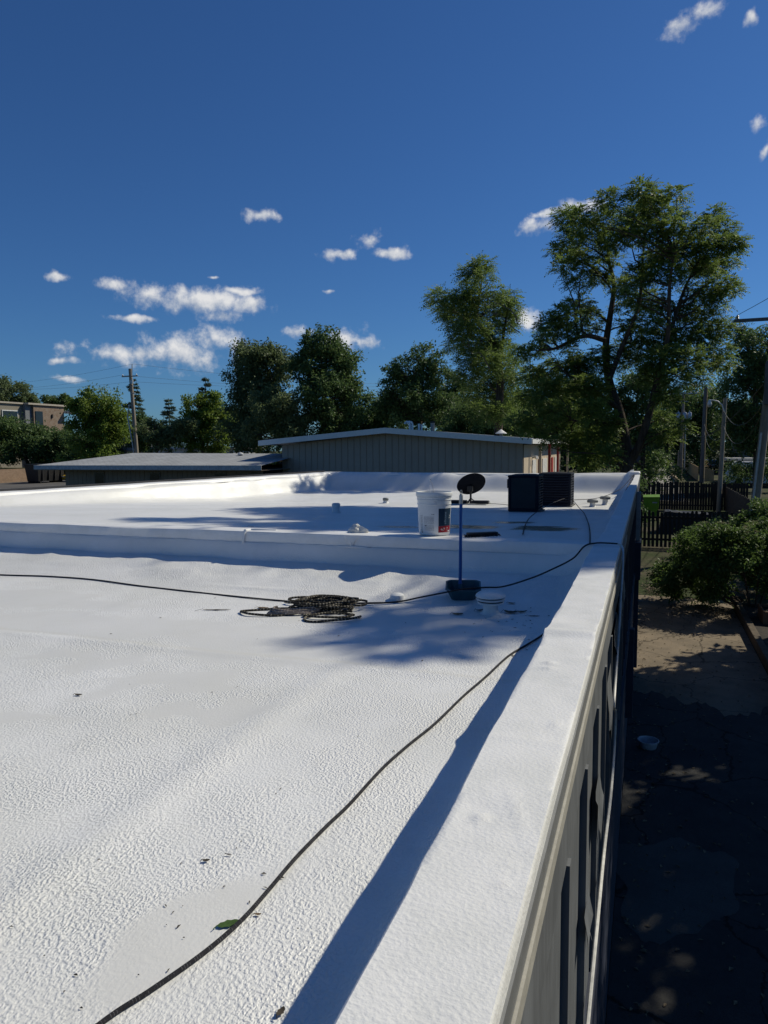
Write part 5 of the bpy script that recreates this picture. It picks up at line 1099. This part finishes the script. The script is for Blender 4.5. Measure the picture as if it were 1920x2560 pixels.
LOCUST2_B= [[(7.31,3.7),(7.41,9.0),(6.74,11.1),(5.94,12.14),(6.2,14.2)],[(7.41,9.0),(7.66,11.35),(7.92,12.9)],[(6.87,10.83),(5.01,12.28),(3.83,13.19)]]
GROVE={
 'far_left':((-107.9,98.8),[(0.52,14.48,4.03,2.69),(3.33,12.65,2.52,1.85)]),
 'behind_roofline':((-103.9,105.6),[(-0.93,12.51,3.05,1.92),(1.69,13.08,1.57,1.57)]),
 'round':((-51.5,57.8),[(0.15,7.9,3.03,2.42),(-1.95,7.46,1.86,2.09),(1.47,6.52,1.86,2.56),(-0.44,5.15,3.26,1.86)]),
 'dark_left':((-84.2,79.9),[(-1.3,5.67,5.04,3.5),(2.71,5.64,4.03,3.03),(-3.9,7.03,2.69,2.69),(0.58,3.32,5.38,2.02)]),
 'dark_left2':((-76.3,82.7),[(-0.33,4.93,4.71,3.03),(-3.71,4.29,3.7,2.69),(2.63,3.9,2.69,2.35)]),
 'small_brown':((-39.5,51.5),[(-0.55,5.77,1.68,1.28),(1.03,5.36,1.8,1.2),(2.24,5.94,1.28,1.28),(-0.01,4.38,1.6,0.88)]),
 'bright':((-43.5,63.9),[(-0.37,7.97,2.33,1.84),(0.62,9.15,1.84,1.21),(-1.4,6.07,1.94,1.94),(1.01,6.05,2.18,2.67)]),
 'willowy':((-33.5,58.0),[(0.21,12.88,2.65,1.79),(-0.68,11.23,2.47,2.56),(1.44,11.63,2.13,2.99),(-1.59,8.74,1.79,2.13),(0.52,8.3,2.99,2.56),(-0.82,5.79,3.41,2.13)]),
 'front_mid':((-28.1,53.6),[(-0.9,7.54,2.64,1.94),(0.24,6.58,1.75,1.94),(-1.32,5.63,2.72,1.94),(0.59,4.85,1.94,1.36)]),
 'maple':((-26.0,56.5),[(-0.45,13.09,2.2,1.68),(-1.47,11.15,1.8,2.41),(0.7,11.13,2.2,2.2),(-0.13,8.79,3.41,2.41),(1.85,8.78,1.6,2.2),(0.23,6.43,3.41,2.0)]),
 'round_top':((-19.3,61.1),[(0.85,12.29,1.86,1.32),(-0.38,10.89,2.57,1.74),(-2.01,10.51,1.45,1.45),(1.87,10.47,1.86,1.66),(-0.8,8.47,3.1,2.28),(1.25,7.64,2.9,2.07),(-2.45,7.68,1.45,2.07),(0.01,6.03,4.14,1.66)]),
 'dark_mid':((-11.9,57.4),[(-0.38,6.55,2.62,1.87),(-2.24,5.82,2.25,1.87),(1.49,5.42,2.25,1.87)]),
 'dark_mid2':((-6.4,63.7),[(-1.25,8.23,3.21,2.41),(1.14,7.42,3.21,2.81),(-2.01,5.48,3.21,2.41),(2.39,4.65,2.81,2.0)]),
 'dark_right':((9.0,69.4),[(-1.13,12.77,2.0,2.0),(0.15,10.43,2.81,3.21),(-1.36,8.48,2.2,3.21),(-0.06,5.71,2.41,2.41),(-1.64,5.33,1.8,2.0)]),
 'dark_right2':((7.0,114.5),[(-0.86,10.19,4.75,4.07),(-4.21,9.55,4.07,4.75),(2.57,8.16,4.07,4.75),(-1.39,5.51,6.11,3.05),(-5.47,6.22,2.72,3.39)]),
 'bank_a':((-31.7,77.8),[(-0.23,7.46,3.26,2.44),(1.39,8.25,2.17,2.72),(-1.86,6.94,2.72,2.17)]),
 'bank_b':((-28.6,81.1),[(0.03,7.77,3.34,3.06),(-1.64,6.97,2.5,2.5)]),
 'bank_c':((-20.3,77.8),[(0.26,10.0,2.07,2.59),(0.51,7.46,3.1,2.84),(-1.03,8.49,2.07,2.59)]),
 'bank_d':((-13.7,78.1),[(-0.03,8.32,3.03,2.52),(1.49,6.32,3.03,2.52),(-1.52,6.85,2.52,2.52)]),
 'bank_e':((-46.1,70.4),[(0.08,7.26,2.39,2.39),(2.15,6.19,2.65,2.39)]),
 'bank_f':((-53.1,65.7),[(0.06,6.24,1.81,2.07),(1.57,5.46,2.59,1.81)]),
 'small_alley':((4.1,118.7),[(0.5,6.29,1.99,2.84),(-0.87,4.89,1.78,1.78)]),
}
GROVE['fork_fill'] = ((-0.3, 66.0), [(-0.5, 8.4, 2.8, 2.4), (-1.3, 5.6, 2.8, 2.2), (1.2, 6.0, 1.8, 2.2), (0.4, 9.6, 2.0, 1.6)])
def compound_leaves(rs, clumps, nspray, rachis=0.30, leaflet=0.078, per=11):
    cl = np.array(clumps, float); w = cl[:, 3]**2.1; num = rs.multinomial(nspray, w/w.sum()); P, A, N, T = [], [], [], []
    for c, k in zip(cl, num):
        if k < 1: continue
        d = rs.normal(size=(k, 3)); d /= np.linalg.norm(d, axis=1, keepdims=True); rr = rs.rand(k)**0.42
        b = c[:3]+d*(rr*c[3]*0.95)[:, None]*np.array([1, 1, 0.82])
        ax = d*0.8+rs.normal(size=(k, 3))*0.7; ax[:, 2] = ax[:, 2]*0.5+0.12; ax /= np.linalg.norm(ax, axis=1, keepdims=True)
        sd = np.cross(ax, np.array([0, 0, 1.0])+rs.normal(size=(k, 3))*0.3); sd /= np.linalg.norm(sd, axis=1, keepdims=True)
        R = rachis*(0.6+0.8*rs.rand(k)); tt = rs.rand()*0.22+0.18+0.30*rs.rand(k)+0.12*rr
        for j in range(per):
            t_ = 0.15+0.85*j/(per-1); s_ = (-1)**j if j < per-1 else 0
            p = b+ax*(R*t_)[:, None]; p[:, 2] -= R*0.26*t_*t_
            P.append(p); a = ax*0.55+sd*s_; a[:, 2] -= 0.2*t_+0.08; A.append(a)
            nn = np.cross(ax, sd)*-1; nn[nn[:, 2] < 0] *= -1; N.append(nn+rs.normal(size=(k, 3))*0.35); T.append(tt+0.12*rs.rand(k))
    P, A, N, T = map(np.concatenate, (P, A, N, T)); return P, A, N, leaflet*(0.7+0.6*rs.rand(len(P))), T
def fill_between(rs, cl, n, reach=2.3):
    c = np.array(cl); out = list(cl); k = 0
    for _ in range(6000):
        i, j = rs.randint(0, len(c), 2)
        if i == j or np.linalg.norm(c[i, :3]-c[j, :3]) > reach: continue
        t_ = rs.uniform(0.35, 0.65); out.append((*(c[i, :3]*t_+c[j, :3]*(1-t_)+rs.normal(size=3)*0.12), min(c[i, 3], c[j, 3])*rs.uniform(0.5, 0.8))); k += 1
        if k >= n: break
    return out
rs = np.random.RandomState(21)
cl = []
for (u, z, r) in LOCUST: p = plane_pt(u, z, 27, rs.uniform(-2.2, 2.2)); cl.append((*p, r*1.02))
cl = fill_between(rs, cl, 50, 1.9)
tb = [[plane_pt(u, z, 27, 0.25*i*(-1)**k) for i, (u, z) in enumerate(b)] for k, b in enumerate(LOCUST_B)]
b0 = tb[0][0].copy(); b0[2] = 0; tb[0].insert(0, b0)
rad = [(0.25, 0.04), (0.17, 0.035), (0.10, 0.03), (0.10, 0.025), (0.11, 0.025), (0.09, 0.03), (0.09, 0.03)]
tree('locust_tree', 'tall airy locust tree with forked dark trunk behind the far parapet corner', tuple(b0), cl, [(b, *r_) for b, r_ in zip(tb, rad)], 17000, 0.125, 'locust', 5, 0.48, branch_r=0.042, twigs_drawn=3, compound=(0.30, 0.092, 11))
# bare dead twigs in the locust
m = MB(); rs2 = np.random.RandomState(3)
tdead = thing('dead_branch', 'bare dead twigs sticking out left of the locust crown', 'branch', tuple(plane_pt(4.6, 9.0, 27, 0)))
for (u, z, du, dz_) in ((4.9, 8.6, -1.3, 1.2), (5.0, 8.3, -1.0, 0.7), (3.9, 7.0, -1.0, 1.0)):
    a = plane_pt(u, z, 26.5, 0); b = plane_pt(u+du, z+dz_, 26.5, 0)
    limb(m, a, b, 0.022, 0.006, rs2, 5, 7)
    for _ in range(3):
        c_ = a+(b-a)*rs2.uniform(0.4, 0.9); limb(m, c_, c_+np.array([*(rs2.normal(size=2)*0.3), 0.35*rs2.rand()+0.1]), 0.010, 0.004, rs2, 4, 4)
m.build('twig', bark_mat('dead_bark', (0.14, 0.125, 0.11)), tdead, True)
cl = []
for (u, z, r) in LOCUST2: p = plane_pt(u, z, 46, rs.uniform(-3, 3)); cl.append((*p, r*1.0))
cl = fill_between(rs, cl, 14, 2.6)
tb = [[plane_pt(u, z, 46, 0) for u, z in b] for b in LOCUST2_B]; b0 = tb[0][0].copy(); b0[2] = 0; tb[0].insert(0, b0)
tree('locust_tree', 'second locust tree with a separate high plume behind the gabled roof', tuple(b0), cl, [(b, *r_) for b, r_ in zip(tb, ((0.34, 0.06), (0.12, 0.04), (0.12, 0.04)))], 7600, 0.20, 'locust', 6, 0.42, branch_r=0.06, twigs_drawn=1, compound=(0.55, 0.15, 9))

SPEC = {'far_left': ('leafy tree top rising behind the apartment roof', 'olive', 9000, 0.42), 'behind_roofline': ('dark tree tops between apartment roof and round tree', 'dark', 7000, 0.42),
 'round': ('round yellow green tree left of the leaning pole', 'bright', 26000, 0.26), 'dark_left': ('dark leafy tree at the left edge before the apartments', 'dark', 26000, 0.36),
 'dark_left2': ('dark tree over the black dumpster', 'dark', 22000, 0.36), 'small_brown': ('small sparse olive tree right of the leaning pole', 'olive', 9000, 0.20),
 'bright': ('bright green tree between conifers and the willowy tree', 'bright', 24000, 0.26), 'willowy': ('tall willowy olive green tree beside the dark maple', 'olive', 42000, 0.24),
 'front_mid': ('lower olive tree before the willowy one', 'olive', 24000, 0.22), 'maple': ('tall dark pyramidal maple left of the gable ridge', 'dark', 40000, 0.25),
 'round_top': ('round topped tree behind the gooseneck vents', 'dark', 42000, 0.22), 'dark_mid': ('dark low tree behind the right gable slope', 'dark', 20000, 0.23),
 'dark_mid2': ('dark tree mass behind the locust trunk', 'dark', 28000, 0.24), 'dark_right': ('dark tall tree at the right edge', 'dark', 36000, 0.22),
 'dark_right2': ('big dark tree behind the alley poles', 'dark', 30000, 0.36), 'bank_a': ('tree in the dark bank between maple and gooseneck vents', 'dark', 14000, 0.30), 'bank_b': ('tree in the dark bank left of the round topped tree', 'dark', 14000, 0.30), 'bank_c': ('tree in the dark bank right of the round topped tree', 'dark', 15000, 0.30), 'bank_d': ('tree in the dark bank behind the conical vent cap', 'dark', 15000, 0.30), 'bank_e': ('dark tree between the bright tree and the willowy one', 'dark', 12000, 0.30), 'bank_f': ('dark tree low behind the leaning pole', 'dark', 10000, 0.30), 'fork_fill': ('dark tree seen through the fork of the locust trunk', 'dark', 22000, 0.24), 'small_alley': ('small light tree beside the transformer pole', 'bright', 7000, 0.30)}
for i, (k, (bxy, ells)) in enumerate(GROVE.items()):
    rs = np.random.RandomState(100+i); lab_, kind, cnt, sz = SPEC[k]; bx_, by_ = bxy; cl = []
    for (u, z, ru, rz2) in ells:
        area = ru*rz2; ncl = int(np.clip(9*area/(area**0.5), 7, 26))
        for _ in range(ncl):
            while True:
                q_ = rs.uniform(-1, 1, 3)
                if 0.25 < np.dot(q_, q_) < 1: break
            r_ = min(ru, rz2)*rs.uniform(0.32, 0.56)
            p = np.array([bx_, by_, 0])+R0*(u+q_[0]*(ru-r_*0.6))+F0*q_[1]*max(ru, 1.2)*0.8+np.array([0, 0, z+q_[2]*(rz2-r_*0.6)])
            cl.append((*p, r_))
    wmax = max(e[2] for e in ells)
    if k not in ('far_left', 'behind_roofline', 'small_alley', 'small_brown', 'dark_left'):       # foliage down to the ground
        for _ in range(12):
            p = np.array([bx_, by_, rs.uniform(0.9, 3.6)])+R0*rs.uniform(-1.1, 1.1)*wmax+F0*rs.uniform(-1, 1)*wmax*0.6; cl.append((*p, wmax*rs.uniform(0.28, 0.42)))
    topz = max(e[1] for e in ells); lowu = ells[0][0]
    tr_ = [((bx_, by_, 0), tuple(np.array([bx_, by_, topz*0.5])+R0*lowu*0.3), tuple(np.array([bx_, by_, topz])+R0*lowu*0.8))]
    tree('broadleaf_tree', lab_, (bx_, by_, 0), cl, [(list(map(np.array, tr_[0])), 0.03*topz, 0.05)], cnt, sz, kind, 200+i, 0.5, 8, 0.35 if k == 'willowy' else 0.12, 0.8, 0.20, 0.09, frac=0.5)

def conifer(label, x, y, hgt, wid, seed, lean=0):
    rs = np.random.RandomState(seed); t = thing('spruce_tree', label, 'tree', (x, y, 0), 'conifers behind the leaning pole'); m = MB()
    m.tube([(x, y, 0), (x+lean, y, hgt)], [0.22, 0.03], 8); P, A, T = [], [], []
    z = hgt*0.18
    while z < hgt:
        f = 1-z/hgt
        for k in range(rs.randint(3, 6)):
            a = rs.uniform(0, 6.28); L = wid*(f**0.8)*rs.uniform(0.55, 1.15)+0.25; d = np.array([math.cos(a), math.sin(a), rs.uniform(-0.25, 0.25)]); s = np.linspace(0.1, 1, 8)
            pts = [np.array([x+lean*z/hgt, y, z])+d*L*q_+np.array([0, 0, L*(0.25*q_-0.42*q_*q_+0.22*q_**3)]) for q_ in s]; m.tube(pts, list(np.linspace(0.04, 0.01, 8)), 4, caps=False)
            for _ in range(int(110*L)+30):
                q_ = rs.rand()**0.7; i_ = min(6, int(q_*7)); p = pts[i_]+rs.normal(size=3)*np.array([0.16, 0.16, 0.07])*(0.5+L*0.25); P.append(p); A.append(d+rs.normal(size=3)*0.7-np.array([0, 0, 0.3])); T.append(rs.rand())
        z += hgt*rs.uniform(0.03, 0.055)
    m.build('trunk', BARK, t, True); P, A = np.array(P), np.array(A); N = rs.normal(size=P.shape); N[:, 2] += 0.6
    me = leaves_mesh('crown', P-np.array([x, y, 0]), A, N, 0.26*(0.6+0.7*rs.rand(len(P))), np.array(T), LEAF['spruce'], 0.28); o = bpy.data.objects.new('crown', me); C.objects.link(o); o.parent = t
conifer('dark spruce right behind the leaning pole top', -66.5, 81.5, 13.6, 3.4, 31)
conifer('smaller sparse spruce right of the pole spruce', -63.0, 84.5, 11.2, 2.6, 32)
conifer('spruce tip poking above the bright green tree', -51.5, 76.5, 13.0, 3.0, 33)

# shading trees on the neighbouring lot, beyond the right edge
def blob(c, rx, ry, rz2, n, rmin, rmax, seed):
    rs = np.random.RandomState(seed); out = []
    while len(out) < n:
        q_ = rs.uniform(-1, 1, 3); d = np.dot(q_, q_)
        if 0.15 < d < 1: out.append((c[0]+q_[0]*rx, c[1]+q_[1]*ry, c[2]+q_[2]*rz2, rs.uniform(rmin, rmax)))
    return out
def roof_shade(c):       # where the clump's shade lands; misplaced ones are dropped, shaping the crown for its shade
    k = c[2]-3.2; sx, sy = c[0]-0.76*k, c[1]-0.82*k; r = c[3]
    return (sy-r > 6.0 or (sx-r*1.1 > -2.0 and sy-r > 4.4)) and sy+r < 14.2 and sx-r > -5.6-0.33*(sy-6.6)
tree('shade_tree', 'tall tree on the neighbouring lot shading the roof', (8.2, 21.5, 0), [c for c in blob((7.7, 20.4, 16.6), 4.8, 4.8, 2.6, 130, 0.7, 1.15, 41) if roof_shade(c)]+[(a+0.76*k, b+0.82*k, 3.05+k, r) for a, b, r, k in ((-1.65, 4.12, 0.22, 12.2), (-1.28, 4.05, 0.26, 11.8), (-1.0, 4.25, 0.3, 12.5), (-1.5, 4.62, 0.34, 12.0), (-1.15, 3.85, 0.16, 11.4), (-1.75, 3.95, 0.14, 12.8))], [([np.array((8.2, 21.5, 0)), np.array((8.0, 21.2, 7)), np.array((7.8, 20.8, 16))], 0.35, 0.1)], 62000, 0.27, 'dark', 42, 0.5, 8, branch_r=0.08, frac=0.6)  # small clumps at the end are added to drop dapples on the lower roof
for i, (x, y, zc, rx, ry) in enumerate(((6.6, 4.5, 5.6, 2.3, 2.8), (7.0, 9.5, 6.0, 2.5, 2.9), (7.2, 14.2, 6.2, 2.4, 2.8), (6.5, 18.0, 6.2, 2.4, 2.6), (6.8, -0.5, 5.6, 2.4, 2.8))):
    tree('yard_tree', ('first', 'second', 'third', 'fourth', 'rearmost')[i]+' leafy yard tree shading the driveway from the neighbouring lot', (x, y, 0), blob((x, y, zc), rx, ry, 2.7, 34, 0.7, 1.1, 50+i), [([np.array((x, y, 0)), np.array((x, y, zc))], 0.2, 0.08)], 24000, 0.27, 'dark', 60+i, 0.55, 8, branch_r=0.06, frac=0.5)

for i, (x, y, zc, rx, rz3, lb_) in enumerate(((15.5, 92, 6, 5, 5.5, 'dark tree beyond the white van'), (-7.5, 100, 6, 5, 5.5, 'dark tree left of the far alley'), (19, 128, 7, 7, 6.5, 'large tree far behind the white van'), (-16, 120, 7, 7, 6.5, 'large tree far left of the alley end'), (9.5, 150, 7, 6, 6.5, 'far tree closing the view behind the grey garage'))):
    tree('broadleaf_tree', lb_, (x, y, 0), blob((x, y, zc), rx, rx*0.8, rz3-0.8, 40, 1.0, 1.7, 150+i), [([np.array((x, y, 0)), np.array((x, y, zc))], 0.25, 0.08)], 15000, 0.42, 'dark', 160+i, 0.55, 8, branch_r=0.06, frac=0.3)
# shrubs by the driveway -------------------------------------------
def shrub(name, label, base, clumps, count, size, kind, seed, flowers=0, stems=14):
    rs = np.random.RandomState(seed); t = tree(name, label, base, clumps, [([np.array(base)+np.array((0.08*math.cos(a), 0.08*math.sin(a), 0)), np.array(base)+np.array((0.3*math.cos(a), 0.3*math.sin(a), 0.9))], 0.03, 0.015) for a in np.linspace(0, 6, 6)], count, size, kind, seed, 0.5, 9, 0.15, 0.7, 0.2, 0.02, 'shrubs by the driveway', 'shrub', 'foliage', 'stems', 0.7)
    if flowers:
        m = MB(); tops = sorted(clumps, key=lambda c: -c[2]-0.3*c[3]+0.04*c[1])[:flowers]
        for c in tops:
            for _ in range(2):
                cx_, cy_, cz_ = c[0]+rs.uniform(-0.5, 0.5)*c[3], c[1]-c[3]*rs.uniform(0.2, 0.8), c[2]+c[3]*rs.uniform(0.5, 0.95)
                for _ in range(30):
                    a, r_ = rs.uniform(0, 6.28), 0.10*rs.rand()**0.5; s_ = 0.012; x, y, z = cx_+r_*math.cos(a), cy_+r_*math.sin(a), cz_+0.03*(1-(r_/0.1)**2)+rs.uniform(-0.008, 0.008)
                    m.add([(x-s_, y, z), (x, y-s_, z+0.004), (x+s_, y, z), (x, y+s_, z+0.004)], [(0, 1, 2, 3)])
        m.build('flower_heads', plain('pale_umbel', (0.42, 0.38, 0.22), 0.8, 0.2), t)
    return t
B1 = blob((2.4, 19.7, 1.35), 1.6, 1.2, 1.0, 44, 0.28, 0.46, 71)+blob((1.15, 20.5, 0.7), 0.75, 0.9, 0.6, 20, 0.24, 0.38, 72)
shrub('elder_shrub', 'large elder shrub with pale flower heads overhanging the driveway', (2.6, 19.8, 0), B1, 36000, 0.085, 'yard', 73, 16)
shrub('leafy_shrub', 'leafy shrub by the right edge under the utility pole', (4.0, 25.5, 0), blob((4.0, 25.2, 1.5), 1.2, 1.2, 1.1, 30, 0.3, 0.46, 74), 16000, 0.10, 'yard', 75)
shrub('leafy_shrub', 'dark low shrub behind the elder, at the picket fence', (2.6, 28.6, 0), blob((2.8, 28.4, 0.8), 1.3, 0.9, 0.6, 20, 0.3, 0.45, 76), 11000, 0.10, 'dark', 77)
shrub('leafy_shrub', 'light green bush growing beside the far alley', (0.6, 100, 0), blob((0.6, 100, 1.6), 1.6, 1.2, 1.2, 12, 0.5, 0.8, 78), 4000, 0.26, 'bright', 79)
shrub('leafy_shrub', 'leafy undergrowth at the foot of the locust trunk', (-1.3, 32.5, 0), blob((-1.6, 33, 1.7), 2.0, 1.2, 1.5, 26, 0.4, 0.65, 80), 12000, 0.14, 'dark', 81)
shrub('leafy_shrub', 'leafy shrub filling the bed right behind the elder', (3.5, 22.2, 0), blob((3.3, 22.2, 1.1), 0.9, 1.0, 0.9, 20, 0.28, 0.44, 84), 11000, 0.09, 'yard', 85)
# dry twigs and leaf litter at the shrub's foot
m = MB(); rs = np.random.RandomState(9)
for i in range(70):
    x, y = rs.normal(0.35, 0.28), rs.normal(21.6, 0.7)
    if x < -0.1: continue
    a = rs.uniform(0, 6.28); L = rs.uniform(0.2, 0.6); limb(m, (x, y, 0.02+rs.rand()*0.1), (x+L*math.cos(a), y+L*math.sin(a), 0.03+rs.rand()*0.28), 0.010, 0.004, rs, 4, 4)
tag(m.build('brush_pile', bark_mat('dry_twig', (0.26, 0.21, 0.16)), None, True), 'pile of dry pale twigs at the wall corner before the fence', 'brush pile', kind='stuff')
m = MB()
for i in range(420):
    x, y = rs.uniform(0.6, 2.2), rs.normal(19.3, 0.5); s_ = rs.uniform(0.02, 0.05); a = rs.uniform(0, 6.28); c_, n_ = math.cos(a)*s_, math.sin(a)*s_
    if y < 18.6 and rs.rand() < 0.7: continue
    m.add([(x-c_, y-n_, 0.012), (x+n_*0.5, y-c_*0.5, 0.02+rs.rand()*0.02), (x+c_, y+n_, 0.014), (x-n_*0.5, y+c_*0.5, 0.03)], [(0, 1, 2, 3)])
tag(m.build('dead_leaf_litter', plain('tan_litter', (0.20, 0.155, 0.10), 0.9, 0.4, 20)), 'dead leaf litter along the shrub edge of the driveway', 'litter', kind='stuff')

m = MB(); rs = np.random.RandomState(19)
for i in range(700):
    x, y = -0.12+2.2*rs.rand()**1.5, rs.uniform(3.0, 18.5); s_ = rs.uniform(0.012, 0.035); a = rs.uniform(0, 6.28); c_, n_ = math.cos(a)*s_, math.sin(a)*s_; z = 0.016
    m.add([(x-c_, y-n_, z), (x+n_*0.5, y-c_*0.5, z+rs.rand()*0.012), (x+c_, y+n_, z), (x-n_*0.5, y+c_*0.5, z+0.012)], [(0, 1, 2, 3)])
tag(m.build('dead_leaf_litter', plain('tan_litter', (0.2, 0.155, 0.1))), 'small dead leaves scattered over the shaded driveway', 'litter', kind='stuff')
